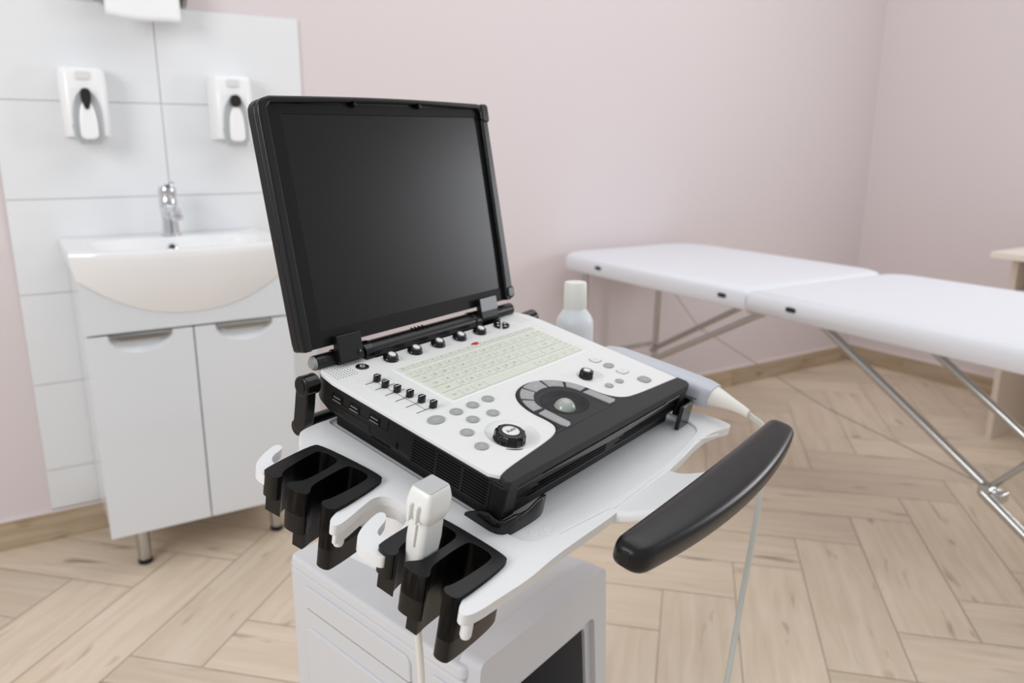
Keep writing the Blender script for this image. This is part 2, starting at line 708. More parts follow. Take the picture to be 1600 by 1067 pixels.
xm = 0.362
for nm, xa, xb, lab in (('door', CX0, xm - 0.0015, None), ('door', xm + 0.0015, CX1, None)):
    dr = obj(nm, door_bm(xa, xb), cab_white, cab, bevel=0.0015, seg=2)
    cx = (xa + xb) / 2
    hp = [(-0.071, 0.0), (0.071, 0.0), (0.060, -0.012), (0.045, -0.0155), (-0.045, -0.0155), (-0.060, -0.012)]
    M = Matrix(((1, 0, 0, cx), (0, 0, -1, CYF + 0.004), (0, 1, 0, 0.652), (0, 0, 0, 1)))
    h = obj('handle', prism(hp, 0, 0.010, M=M), handle_metal, dr, bevel=0.003, seg=3)
    tag(h, 'chrome recessed grip')
for x, y in ((0.197, 2.15), (0.553, 2.15), (0.197, 2.36), (0.553, 2.36)):
    lg = obj('leg', lathe([(0.017, 0.012), (0.017, 0.128)], 24, M=T(x, y, 0)), steel, cab, bevel=0.001)
    ft = obj('foot', lathe([(0.014, 0), (0.0185, 0.003), (0.0185, 0.013), (0.016, 0.016)], 24, M=T(x, y, 0)), rubber, lg)

# wash basin: rectangular rim, bulging front belly
BX0, BX1 = 0.106, 0.626
bcx = (BX0 + BX1) / 2
hw = (BX1 - BX0) / 2
RIM = 0.856


def front_y(u):
    """front edge of the rim at u in -1..1"""
    return 2.056 - 0.052 * (1 - abs(u) ** 2.4)


def basin_bm():
    bm = bmesh.new()
    nx = 36

    def outline(scale_x, yfront_off, ybk, z, depthfac=1.0):
        pts = []
        for k in range(nx + 1):
            u = -1 + 2 * k / nx
            pts.append((bcx + u * hw * scale_x, front_y(u) + yfront_off, z))
        for k in range(9):
            t = k / 8
            pts.append((bcx + hw * scale_x, pts[nx][1] + (ybk - pts[nx][1]) * (k + 1) / 9, z))
        for k in range(nx + 1):
            u = 1 - 2 * k / nx
            pts.append((bcx + u * hw * scale_x, ybk, z))
        for k in range(8):
            y0 = front_y(-1) + yfront_off
            pts.append((bcx - hw * scale_x, ybk + (y0 - ybk) * (k + 1) / 9, z))
        return pts

    def rnd(pts, r):
        # pull the corners in with a superellipse so plan corners are rounded
        out = []
        y0 = min(p[1] for p in pts)
        y1 = max(p[1] for p in pts)
        for p in pts:
            out.append(p)
        return out
    # outer skin: belly whose lower edge follows an arc, from below up to the rim
    rings = []
    yb = D - 0.0105
    for t in (-1, 0.0, 0.15, 0.35, 0.55, 0.75, 0.9, 1.0):
        ring = []
        for p in outline(1, 0, yb, 0):
            ub = max(-1, min(1, (p[0] - bcx) / hw))
            isfront = p[1] < 2.0575
            tt = max(t, 0)
            if isfront:
                low = RIM - 0.0635 - 0.1005 * max(0.0, 1 - abs(ub) ** 2.2)
                z = low + (RIM - 0.006 - low) * tt
                if t < 0:
                    z = RIM - 0.0635
                dep = (1 - tt) ** 1.6
                y = p[1] + (2.0597 - p[1]) * dep if t >= 0 else 2.0608
            else:
                low = RIM - 0.0635
                z = low + (RIM - 0.006 - low) * tt
                dep = (1 - tt) ** 1.6
                y = p[1]
            ring.append((bcx + (p[0] - bcx) * (1 - 0.035 * dep), y, z))
        rings.append(ring)
    rings.append([(bcx + (p[0] - bcx) * 0.993, p[1] + 0.003 * (1 if p[1] < 2.2 else -1), RIM) for p in outline(1, 0, yb, 0)])
    rings.append([(bcx + (p[0] - bcx) * 0.955, p[1] + (0.014 if p[1] < 2.2 else -0.01), RIM + 0.001) for p in outline(1, 0, yb, 0)])

    def bowl(s, z, yo):
        pts = []
        src = outline(1, 0, yb, 0)
        cyb = 2.20
        for p in src:
            u = (p[0] - bcx) / hw
            v = (p[1] - cyb)
            a = math.atan2(v / 0.13, u)
            x = bcx + hw * 0.86 * s * math.copysign(abs(math.cos(a)) ** 0.55, math.cos(a))
            fy = 0.118 if math.sin(a) > 0 else 0.155
            y = cyb + yo + fy * s * math.copysign(abs(math.sin(a)) ** 0.62, math.sin(a))
            pts.append((x, y, z))
        return pts
    rings.append(bowl(1.0, RIM + 0.0005, -0.018))
    rings.append(bowl(0.97, RIM - 0.012, -0.018))
    rings.append(bowl(0.9, RIM - 0.05, -0.016))
    rings.append(bowl(0.72, RIM - 0.095, -0.012))
    rings.append(bowl(0.4, RIM - 0.115, -0.008))
    rings.append(bowl(0.08, RIM - 0.12, 0))
    loft(rings, bm, 0, True)
    return bm


bas = obj('wash_basin', basin_bm(), ceramic, sharp=50)
tag(bas, 'white ceramic wash basin with bulging front on the two-door cabinet', 'sink')
o = obj('overflow_ring', lathe([(0.0, 0.004), (0.006, 0.004), (0.007, 0.002), (0.0105, 0.004), (0.0115, 0.0)], 24,
        M=T(bcx + 0.002, 2.292, RIM - 0.028) @ Rx(R(83))), [chrome], bas)
o = obj('overflow_hole', lathe([(0, 0.0046), (0.0062, 0.0046), (0.0062, 0.0)], 20, M=T(bcx + 0.002, 2.2915, RIM - 0.028) @ Rx(R(83))), dark_mat, bas)

# faucet
fx, fy_ = bcx + 0.010, 2.335
RF = RIM + 0.0014
FA = T(fx, fy_, RF) @ Matrix.Diagonal((1, 1, 0.80, 1))
fau = empty('faucet', T(fx, fy_, RF), 'chrome single-lever mixer tap standing behind the wash basin bowl', 'faucet')
obj('body', lathe([(0.027, 0.0), (0.027, 0.006), (0.023, 0.010), (0.021, 0.05), (0.022, 0.088), (0.0235, 0.092), (0.0235, 0.125), (0.021, 0.132)], 32), chrome, fau, FA)
sp = smooth_path([(0, -0.01, 0.075), (0, -0.05, 0.095), (0, -0.10, 0.092), (0, -0.118, 0.072)], 2)
s_ = obj('spout', tube(sp, 0.0135, 18), chrome, fau, FA)
obj('aerator', lathe([(0.012, 0), (0.0145, 0.004), (0.0145, 0.016)], 24, M=T(0, -0.119, 0.060)), chrome, s_, FA)
bm = lathe([(0.023, 0.0), (0.024, 0.02), (0.02, 0.032), (0.0, 0.036)], 28, M=T(0, 0, 0.133) @ Rx(R(6)))
box(-0.009, 0.009, -0.075, 0.0, 0.024, 0.034, bm, M=T(0, 0, 0.135) @ Rx(R(-14)))
obj('lever', bm, chrome, fau, FA, bevel=0.002)


# ------------------------------------------------------------------ soap dispensers
def dispenser(px, zc, lab, window, lbl2=None):
    """white lever dispenser: tapered cover with rounded shoulders, arched push lever, refill window"""
    t = empty('soap_dispenser', T(px, D - 0.0095, zc), lab, 'soap dispenser', 'soap dispensers on the tiled wall')
    yb = D - 0.0098
    rings = []
    for z, w, dp, r in ((0.170, 0.098, 0.060, 0.02), (0.164, 0.103, 0.072, 0.02), (0.155, 0.106, 0.082, 0.022), (0.09, 0.107, 0.088, 0.022), (0.0, 0.104, 0.084, 0.02), (-0.004, 0.100, 0.080, 0.018)):
        pts = rrect(-w / 2, w / 2, -dp, dp, r, 5)
        pts = [(p[0], min(p[1], 0.0)) for p in pts]
        rings.append([(px + p[0], yb + p[1], zc + z) for p in pts])
    obj('cover', loft(rings), disp_white, t)
    # arched lever
    arch = []
    for k in range(25):
        a = PI * k / 24
        arch.append((0.034 * math.cos(a), 0.03 + 0.085 * math.sin(a) ** 0.75))
    lo = [(-0.037, 0.03), (-0.033, 0.0), (-0.022, -0.02), (0.022, -0.02), (0.033, 0.0)]
    pts = arch + lo
    M = Matrix(((1, 0, 0, px), (0, 0, -1, yb - 0.072), (0, 1, 0, zc - 0.003), (0, 0, 0, 1)))
    lv = obj('lever', prism(pts, 0.0, 0.022, M=M), disp_grey, t, bevel=0.006)
    inner = [(p[0] * 0.62, p[1] * 0.9 - 0.014) for p in arch] + [(-0.020, -0.008), (0.020, -0.008)]
    obj('push_pad', prism(chaikin(inner, 1), 0.0, 0.030, M=M), disp_white, lv, bevel=0.006)
    w_ = obj('refill_window', prism(chaikin([(-0.010, 0.118), (0.010, 0.118), (0.013, 0.098), (0.005, 0.066), (-0.005, 0.066), (-0.013, 0.098)], 2) if window else circ(0, 0.102, 0.015, 24, 0.017), 0.0, 0.0335, M=M), dark_mat, t, bevel=0.002)
    obj('badge', prism(rrect(-0.016, 0.016, 0.140, 0.160, 0.004), 0.0, 0.0155, M=M), btn_white, t, bevel=0.001)
    return t


dispenser(0.206, 1.122, 'white soap dispenser on the wall tiles, left one, over the basin corner', True)
dispenser(0.575, 1.118, 'white soap dispenser nearer the monitor, above the right side of the basin', False)

# towel holder at the top edge
th = empty('towel_holder', T(0.368, D - 0.05, 1.47), 'grey metal paper towel holder above the top row of tiles', 'towel holder')
bm = box(0.262, 0.478, D - 0.006, D, 1.480, 1.60)
obj('back_plate', bm, hook_mat, th, bevel=0.002)
for x in (0.258, 0.466):
    bm = prism(chaikin([(-0.002, 0.0), (-0.07, -0.012), (-0.092, 0.012), (-0.088, 0.05), (-0.04, 0.09), (-0.002, 0.1)], 2), 0, 0.010,
               M=Matrix(((0, 0, 1, x), (1, 0, 0, D), (0, 1, 0, 1.462), (0, 0, 0, 1))))
    obj('end_bracket', bm, hook_mat, th, bevel=0.002)
bm = tube([(0.258, D - 0.05, 1.51), (0.476, D - 0.05, 1.51)], 0.006)
obj('rod', bm, hook_mat, th)
# paper sheet hanging out of it
bm = bmesh.new()
nx, nz = 24, 10
grid = [[None] * (nz + 1) for _ in range(nx + 1)]
for i in range(nx + 1):
    for j in range(nz + 1):
        u, v = i / nx, j / nz
        x = 0.274 + 0.180 * u
        z = 1.56 - (0.142 + 0.004 * math.sin(u * 5.0) + 0.012 * u) * v
        y = D - 0.085 - 0.005 * math.sin(u * 7 + 1) * v - 0.010 * v
        grid[i][j] = bm.verts.new((x, y, z))
for i in range(nx):
    for j in range(nz):
        bm.faces.new((grid[i][j], grid[i + 1][j], grid[i + 1][j + 1], grid[i][j + 1]))
o = obj('paper_towel', bm, paper_mat)
so = o.modifiers.new('t', 'SOLIDIFY')
so.thickness = 0.0012
tag(o, 'white folded paper towel hanging down from the metal holder', 'paper towel')

# ------------------------------------------------------------------ treatment table
YAW = R(-1.6)
TB = T(2.05, 1.45, 0) @ Rz(YAW)
bed = empty('treatment_table', TB, 'white folding treatment table with chrome legs beside the pink wall', 'treatment table')
BW0, BW1, BT, BB = -0.343, 0.315, 0.712, 0.652


def panel_outline(y0, y1, far_round):
    r = 0.10
    pts = []
    if far_round == 1:   # far end (towards the back wall) rounded
        pts = [(BW0, y0)] + [(BW1 - 0.06 + 0.06 * math.sin(R(t)), y0 + 0.09 - 0.09 * math.cos(R(t))) for t in range(0, 91, 10)]
        for k in range(9):
            a = R(90 * k / 8)
            pts.append((BW1 - 0.12 + 0.12 * math.cos(a), y1 - 0.16 + 0.16 * math.sin(a)))
        for k in range(9):
            a = R(90 + 90 * k / 8)
            pts.append((BW0 + 0.10 + 0.10 * math.cos(a), y1 - 0.07 + 0.07 * math.sin(a)))
    else:
        for k in range(9):
            a = R(180 + 90 * k / 8)
            pts.append((BW0 + r + r * math.cos(a), y0 + r + r * math.sin(a)))
        for k in range(9):
            a = R(270 + 90 * k / 8)
            pts.append((BW1 - r + r * math.cos(a), y0 + r + r * math.sin(a)))
        pts += [(BW1 - 0.06 + 0.06 * math.cos(R(t)), y1 - 0.08 + 0.08 * math.sin(R(t))) for t in range(0, 91, 10)] + [(BW0, y1)]
    return pts


def pad(y0, y1, fr):
    """padded panel: rounded upper edge, slightly crowned"""
    out = panel_outline(y0, y1, fr)
    cx, cy = 0.0, (y0 + y1) / 2
    rings = []
    for ins, z in ((0.004, BB), (0.0, BB + 0.004), (0.0, BT - 0.022), (0.003, BT - 0.012), (0.009, BT - 0.004), (0.018, BT - 0.0005), (0.04, BT + 0.001), (0.12, BT + 0.003)):
        ring = []
        for x, y in out:
            sx = (abs(BW1) - ins) / abs(BW1)
            sy = ((y1 - y0) / 2 - ins) / ((y1 - y0) / 2)
            ring.append((cx + (x - cx) * sx, cy + (y - cy) * sy, z))
        rings.append(ring)
    return loft(rings)


for y0, y1, fr in ((0.004, 0.935, 1), (-0.93, -0.004, 0)):
    p = obj('panel', pad(y0, y1, fr), bed_mat, bed, TB, sharp=60)
    for gy in ((0.68, 0.09) if fr == 1 else (-0.155, -0.80)):
        g = prism(rrect(-0.016, 0.016, -0.0065, 0.0065, 0.006), 0, 0.004, M=T(BW0 + 0.001, gy, 0.682) @ Matrix(((0, 0, -1, 0), (1, 0, 0, 0), (0, 1, 0, 0), (0, 0, 0, 1))))
        obj('vent_grommet', g, navy_mat, p, TB, bevel=0.0015)
iTB = TB.inverted()


def wp(x, y, z):
    return iTB @ Vector((x, y, z))


def rod(name, a, b, r=0.011, mat=steel, parent=bed, F=TB, n=14):
    return obj(name, tube([wp(*a), wp(*b)], r, n), mat, parent, F)


rod('leg', (1.775, 2.27, 0.65), (1.775, 2.30, 0.02))
rod('leg', (2.13, 2.255, 0.65), (2.13, 2.27, 0.02))
rod('leg', (1.80, 0.63, 0.65), (1.80, 0.60, 0.02))
rod('leg', (2.16, 0.63, 0.65), (2.16, 0.60, 0.02))
for x, y in ((1.775, 2.30), (2.13, 2.27), (1.80, 0.60), (2.16, 0.60)):
    obj('foot', lathe([(0.015, 0), (0.017, 0.004), (0.017, 0.035), (0.012, 0.038)], 16, M=T(*wp(x, y, 0))), rubber, bed, TB)
rod('brace', (1.80, 1.44, 0.65), (1.80, 2.27, 0.20), 0.010)
rod('brace', (2.10, 1.65, 0.65), (2.10, 2.25, 0.31), 0.010)
rod('brace', (1.85, 1.36, 0.655), (1.85, 0.80, 0.31), 0.0115)
rod('brace', (1.83, 0.83, 0.32), (1.83, 0.44, 0.07), 0.0115)
rod('brace', (2.06, 1.25, 0.655), (2.07, 0.44, 0.13), 0.0115)
rod('brace', (1.85, 0.82, 0.335), (1.85, 0.56, 0.64), 0.007)
rod('crossbar', (1.775, 2.25, 0.335), (2.13, 2.26, 0.335), 0.008)
rod('crossbar', (1.84, 0.82, 0.325), (2.07, 0.82, 0.37), 0.007)
rod('tension_wire', (2.1, 2.0, 0.45), (2.10, 1.45, 0.30), 0.0016)
rod('tension_wire', (2.1, 1.45, 0.30), (1.85, 0.84, 0.33), 0.0016)
rod('tension_wire', (2.13, 2.26, 0.62), (1.9, 1.8, 0.50), 0.0014)
bm = bmesh.new()
for q in ((1.842, 0.825, 0.327), (1.85, 0.80, 0.315)):
    c = wp(*q)
    box(c.x - 0.02, c.x + 0.016, c.y - 0.013, c.y + 0.013, c.z - 0.012, c.z + 0.012, bm)
obj('clamp', bm, steel, bed, TB, bevel=0.003)
# hinge rail below both panels
bm = box(BW0 + 0.03, BW1 - 0.03, -0.02, 0.02, BB - 0.012, BB)
obj('hinge_rail', bm, steel, bed, TB, bevel=0.002)

# ------------------------------------------------------------------ desk on the right
dk = empty('desk', T(3.35, 1.2, 0), 'pale wood-effect desk with open shelf standing at the right wall', 'desk')
obj('side_panel', box(3.097, 3.655, 1.404, 1.426, 0.0, 0.702), [desk_mat], dk, bevel=0.001)
obj('side_panel', box(3.097, 3.655, 0.30, 0.322, 0.0, 0.702), [desk_mat], dk, bevel=0.001)
obj('tabletop', box(3.03, 3.665, 0.25, 1.475, 0.702, 0.726), [desk_edge], dk, bevel=0.002)
obj('shelf', box(3.10, 3.655, 0.322, 1.404, 0.565, 0.585), [desk_edge], dk, bevel=0.001)
obj('back_panel', box(3.635, 3.653, 0.322, 1.404, 0.25, 0.702), [desk_mat], dk, bevel=0.001)

# ------------------------------------------------------------------ cart and machine frames
O = Vector((0.3365, 0.5364, 0.8134))
MX = Vector((0.9421883448870173, 0.3347798350788528, 0.014268313973247144))
MY = Vector((-0.3300652871422642, 0.9198937146520547, 0.21178399365235048))
MZ = Vector((0.057775678124602554, -0.20424988560148646, 0.9772123388747309))
DEV = Matrix(((MX.x, MY.x, MZ.x, O.x), (MX.y, MY.y, MZ.y, O.y), (MX.z, MY.z, MZ.z, O.z), (0, 0, 0, 1)))
YC = 0.3445
LEV = T(O.x, O.y, 0) @ Rz(YC)          # level frame of the cart

# ------------------------------------------------------------------ cart
cart = empty('ultrasound_cart', LEV @ T(0.18, 0.24, 0), 'white ultrasound trolley carrying the open portable machine, with tray, probe holders and black push handle', 'medical cart')

TRAY = [(380, 241), (373, 241), (-2, 241), (-9, 241), (-26, 239), (-34, 236), (-40, 229), (-45, 219), (-52, 212), (-62, 206), (-69, 203), (-80, 199), (-87, 201), (-88, 208),
        (-81, 216), (-68, 220), (-63, 225), (-65, 230), (-72, 230), (-93, 220), (-103, 212), (-108, 203), (-107, 190), (-104, 181), (-98, 181),
        (-97, 186), (-84, 193), (-44, 202), (-34, 197), (-31, 190), (-31, 132), (-38, 122), (-60, 116), (-88, 110), (-101, 105), (-106, 101), (-108, 97), (-104, 92),
        (-86, 96), (-69, 101), (-51, 105), (-42, 100), (-37, 90), (-38, 76), (-44, 67), (-54, 60), (-70, 54), (-80, 54), (-85, 57), (-86, 62),
        (-82, 67), (-68, 72), (-61, 78), (-60, 83), (-65, 86), (-85, 80), (-98, 74), (-106, 66), (-109, 56), (-107, 44), (-104, 36), (-98, 37), (-95, 41), (-82, 46), (-66, 48), (-34, 44),
        (-28, 36), (-24, -15), (-28, -27), (-40, -33), (-87, -38), (-98, -43), (-103, -47), (-103, -53), (-92, -57), (-64, -58), (-28, -60), (7, -57), (50, -57),
        (108, -58), (242, -54), (335, -43), (377, -47), (396, -54), (408, -51), (406, -30), (401, -8), (386, -2), (380, 12), (380, 234)]
REC = [(12, 240), (3, 236), (3, 226), (3, 30), (4, -18), (12, -32), (30, -36), (116, -44), (240, -46), (330, -36), (362, -28), (366, 0), (366, 226), (366, 236), (357, 240)]
tp = chaikin(MM(TRAY), 2)
bm = prism(tp, -0.0605, -0.0530)
ARM = [(-26, 124), (-38, 121), (-60, 114), (-88, 108), (-99, 103), (-103, 100), (-101, 95), (-86, 98), (-69, 103), (-51, 107), (-41, 101), (-35, 90), (-36, 76), (-30, 62), (-18, 62), (-18, 124)]
prism(chaikin(MM(ARM), 2), -0.0735, -0.0605, bm)
prism(tp, -0.0530, -0.0500, bm, holes=[chaikin(MM(REC), 2)])
for a, b in (((40, -40), (116, -49)), ((118, -52), (228, -49)), ((250, -52), (330, -39)), ((330, -42), (366, -52))):
    a = Vector((a[0] * mm, a[1] * mm, -0.0502))
    b = Vector((b[0] * mm, b[1] * mm, -0.0502))
    tube([a, b], 0.0011, 6, bm)
for x, y in ((28, -22), (44, -27)):
    lathe([(0.0048, -0.0531), (0.0048, -0.0524), (0.004, -0.0522), (0, -0.0522)], 20, bm, M=T(x * mm, y * mm, 0))
# small pegs under the arm tips
for x, y in ((-92, 103), (-55, 110), (-90, -48)):
    lathe([(0.004, -0.082), (0.005, -0.079), (0.005, -0.060)], 16, bm, M=T(x * mm, y * mm, 0))
tray = obj('tray', bm, cart_white, cart, DEV, bevel=0.0028, seg=3, bang=50)

# handle neck rising forward from the tray edge to the grip
rings = []
for t in range(9):
    k = t / 8
    y = -0.046 - 0.085 * k
    zc = -0.0585 + 0.039 * (3 * k * k - 2 * k ** 3)
    hw_ = 0.066 - 0.010 * math.sin(PI * k) + 0.002 * k
    cxn = 0.176 + 0.0 * k
    th_ = 0.0075 - 0.001 * k
    ring = [(cxn + p[0], y, zc + p[1]) for p in rrect(-hw_, hw_, -th_, th_, 0.006, 4)]
    rings.append(ring)
obj('handle_neck', loft(rings), cart_white, cart, DEV, sharp=60)

# black grip bar: bowed forward, flattened oval section
rings = []
NG = 44
for i in range(NG + 1):
    s = math.sin(PI / 2 * math.sin(PI / 2 * (-1 + 2 * i / NG)))
    x = 0.1795 + s * 0.1785
    edge = max(0.0, 1 - (max(0.0, (abs(s) - 0.90) / 0.10)) ** 2.6) ** (1 / 2.6)
    yb = -0.1075 - 0.002 * (1 - s * s)
    yf = -0.138 - 0.019 * (1 - s * s)
    cy, hy = (yb + yf) / 2, (yb - yf) / 2 * max(edge, 0.30)
    hz = 0.0125 * max(edge, 0.45)
    zc = -0.0075 + 0.001 * (1 - s * s)
    ring = []
    for k in range(28):
        a = 2 * PI * k / 28
        ca, sa = math.cos(a), math.sin(a)
        yy = cy + hy * math.copysign(abs(ca) ** 0.52, ca)
        zz = zc + hz * math.copysign(abs(sa) ** 0.58, sa) + (0.0015 * (1 - ca * ca) if sa > 0 else 0)
        ring.append((x, yy, zz))
    rings.append(ring)
obj('push_handle', loft(rings), black_satin, cart, DEV, sharp=80)

# corner guards that keep the machine on the tray
gp = [(-3.6, 34, -47), (-3.6, 28, -43.5), (-3.8, 22, -39), (-3.8, 16, -35.5), (-3.9, 9, -34), (-3.8, 3, -36), (-2.6, -2, -37.5), (0.5, -6.2, -37), (6, -8.2, -35.5), (14, -8.8, -35), (24, -9.2, -37.5), (34, -9.4, -37.5), (44, -9.4, -33.5), (54, -8.6, -32), (61, -6.4, -33), (64, -3.0, -37)]
rings = []
for i, (x, y, zt) in enumerate(gp):
    a, b = gp[max(i - 1, 0)], gp[min(i + 1, len(gp) - 1)]
    d = Vector((b[0] - a[0], b[1] - a[1])).normalized()
    n_ = Vector((d.y, -d.x)) * 1.7
    x -= 0.5
    fl = 1.6 if 0 < i < len(gp) - 1 else 1.0
    rings.append([((x + n_.x * k) * mm, (y + n_.y * k) * mm, z * mm) for k, z in ((-1, -53.2), (-fl, -53.2), (-fl, zt - 2), (-fl * 0.8, zt), (0.6, zt), (1, zt - 1), (1, -53.2))])
bm = loft(rings)
obj('corner_guard', bm, black_gloss, cart, DEV, sharp=60)
g2 = [(333, -8), (335, -13), (364, -12), (370, -8), (370, 10), (366, 10), (365, -6), (362, -8.5)]
bm = prism(MM(g2), -0.0532, -0.0215)
obj('corner_guard', bm, black_gloss, cart, DEV, bevel=0.0012, seg=2)

# probe holders: two slots each, open towards the outside
COMB = [(-37, 41), (-33, 45), (28, 45), (35, 38), (35, -38), (28, -45), (-34, -45), (-39, -41), (-39, -31), (-34, -27), (-26, -31), (20, -34), (27, -28),
        (27, -9), (22, -4), (-18, -4), (-26, -6), (-33, -12), (-39, -9), (-40, 11), (-34, 15), (-27, 9), (-19, 5), (21, 5), (27, 10), (27, 29), (21, 34),
        (-24, 31), (-32, 24), (-38, 27)]


def comb_bm(F):
    """three tiers: the wall ends step back one after the other towards the bottom"""
    bm = prism(chaikin(MM(COMB), 2), -0.071, -0.0455)
    t2 = [(max(p[0], -31), p[1]) if p[1] > 20 else p for p in COMB]
    prism(chaikin(MM(t2), 2), -0.091, -0.0456, bm)
    t3 = [(34, 11)] + [((max(p[0], -31.5), max(-5.5, min(6.5, p[1]))) if (p[0] < -25 and -13 < p[1] < 16) else p) for p in COMB if p[1] < 16 and p != (27, 10)] + [(27, 11)]
    prism(chaikin(MM(t3), 2), -0.112, -0.0457, bm)
    return bm


for cx, cy, a in ((-0.0655, 0.1565, 8), (-0.062, 0.006, 3)):
    F = DEV @ T(cx, cy, 0) @ Rz(R(a))
    obj('probe_holder', comb_bm(F), rubber, cart, F, bevel=0.0034, seg=3, bang=50)

# bottle cup and probe rest at the far right side of the tray
bw = Vector((0.6938, 0.9113, 0))
F = T(bw.x, bw.y, 0)
bm = lathe([(0.0, 0.700), (0.030, 0.700), (0.033, 0.704), (0.033, 0.755), (0.030, 0.757), (0.0295, 0.7045), (0.0, 0.704)], 32)
obj('bottle_cup', bm, cart_white, cart, F)
obj('side_bracket', box(0.368, 0.415, 0.205, 0.235, -0.0605, -0.0535), cart_white, cart, DEV, bevel=0.002)
bm = box(0.345, 0.420, 0.070, 0.105, -0.0605, -0.0535)
box(0.380, 0.392, 0.070, 0.105, -0.0535, -0.0380, bm)
obj('side_bracket', bm, cart_white, cart, DEV, bevel=0.002)

# body: flared white cabinet
def ring_body(z, lf, lb, rf, rb, yf, yb, r=0.014):
    P = [(lf, yf), (rf, yf), (rb, yb), (lb, yb)]
    out = []
    n = 4
    for i in range(n):
        a, b, c = Vector(P[i - 1]), Vector(P[i]), Vector(P[(i + 1) % n])
        d1 = (a - b).normalized() * r
        d2 = (c - b).normalized() * r
        for k in range(6):
            t = k / 5
            p = (b + d1) * (1 - t) ** 2 + b * 2 * t * (1 - t) + (b + d2) * t * t
            out.append((p.x, p.y, z))
    return out


bm = prism(MM([(41, 90), (68, 90), (68, 235), (290, 235), (290, 90), (317, 90), (278, 437), (80, 437)]), 0.13, 0.5435)
obj('body', bm, body_grey, cart, LEV, bevel=0.005, seg=3)
bm = loft([ring_body(0.5435, 0.039, 0.078, 0.319, 0.280, 0.088, 0.439), ring_body(0.560, 0.041, 0.080, 0.317, 0.278, 0.088, 0.437)])
obj('body_top', bm, body_grey, cart, LEV, bevel=0.004, seg=3)
# raised side panels on the left face
dv = Vector((-0.039, -0.354, 0)).normalized()
nv = Vector((dv.y, -dv.x, 0))
if nv.x > 0:
    nv = -nv
SIDE = LEV @ Matrix(((dv.x, 0, nv.x, 0.080), (dv.y, 0, nv.y, 0.437), (0, 1, 0, 0), (0, 0, 0, 1)))
for s0, s1 in ((0.037, 0.262), (0.296, 0.345)):
    bm = prism(rrect(s0, s1, 0.20, 0.531, 0.012), -0.003, 0.0040)
    p1 = obj('side_panel', bm, body_grey, cart, SIDE, bevel=0.002, seg=3)
bm = prism(rrect(0.045, 0.250, 0.20, 0.474, 0.012), 0.0, 0.0078)
obj('side_panel', bm, body_grey, cart, SIDE, bevel=0.0022, seg=3)
bm = box(0.045, 0.262, 0.4985, 0.4992, 0.0, 0.00415)
obj('seam', bm, ink, cart, SIDE)
# front console with its printer bay
def xz(y):   # frame whose xy is the level frame's xz, normal to the front
    return LEV @ Matrix(((1, 0, 0, 0), (0, 0, -1, y), (0, 1, 0, 0), (0, 0, 0, 1)))


def trap(t, z0, z1, r):
    P = [(0.050 - t * -1 - 0.030, z0), (0.330 - t, z0), (0.304 - t, z1), (0.050 + t, z1)]
    P[0] = (0.022 + t, z0)
    out = []
    for i in range(4):
        a, b, c = Vector(P[i - 1]), Vector(P[i]), Vector(P[(i + 1) % 4])
        d1 = (a - b).normalized() * r
        d2 = (c - b).normalized() * r
        for k in range(6):
            q = k / 5
            p = (b + d1) * (1 - q) ** 2 + b * 2 * q * (1 - q) + (b + d2) * q * q
            out.append((p.x, p.y))
    return out


hole1 = trap(0.026, 0.20, 0.508, 0.010)
hole2 = trap(0.038, 0.21, 0.496, 0.008)
bm = prism(trap(0, 0.12, 0.569, 0.012), -0.030, 0.0, holes=[hole1])
prism(hole1, -0.012, -0.007, bm, holes=[hole2])
con = obj('console', bm, console_grey, cart, xz(0.072), bevel=0.004, seg=3, bang=50)
bm = bmesh.new()
zf_, zb_ = -0.012, -0.150
a = [(p[0], p[1], zf_) for p in hole2]
b = [(p[0] + (0.004 if p[0] < 0.18 else -0.004), p[1], zb_) for p in hole2]
loft([a, b], bm, 0, cap=False)
bm.faces.new([bm.verts.new((p[0], p[1], zb_ + 0.001)) for p in b])
bay = plastic('bay_grey', srgb(96, 96, 98), 0.45, 0.4)
obj('printer_bay', bm, bay, con, xz(0.072), recalc=False)
# column, base and castors
bm = prism([(p[0], p[1]) for p in rrect(0.125, 0.235, 0.26, 0.38, 0.02)], 0.558, 0.775)
obj('column', bm, cart_white, cart, LEV, bevel=0.002)
bm = prism(rrect(0.0, 0.36, 0.0, 0.47, 0.05), 0.085, 0.135)
obj('base', bm, body_grey, cart, LEV, bevel=0.008, seg=3)
for x, y in ((0.03, 0.03), (0.33, 0.03), (0.03, 0.44), (0.33, 0.44)):
    F = LEV @ T(x, y, 0)
    w1 = obj('castor', box(-0.012, 0.012, -0.02, 0.02, 0.055, 0.088), body_grey, cart, F, bevel=0.003)
    obj('wheel', lathe([(0.0, -0.012), (0.030, -0.012), (0.035, -0.007), (0.035, 0.007), (0.030, 0.012), (0.0, 0.012)], 28, M=T(0, 0.0, 0.035) @ Ry(PI / 2)), rubber, w1, F)

# ------------------------------------------------------------------ probes, bottle
PR = DEV @ T(-0.0715, 0.0235, 0.0) @ Rz(R(3))
pr = empty('ultrasound_probe', PR @ T(0, 0, -0.11), 'white block-headed probe standing upright in the front black holder', 'ultrasound probe')


def sq(w, d, z, r, cx=0, cy=0):
    return [(cx + p[0], cy + p[1], z) for p in rrect(-w / 2, w / 2, -d / 2, d / 2, min(r, w / 2 - 1e-4, d / 2 - 1e-4), 4)]


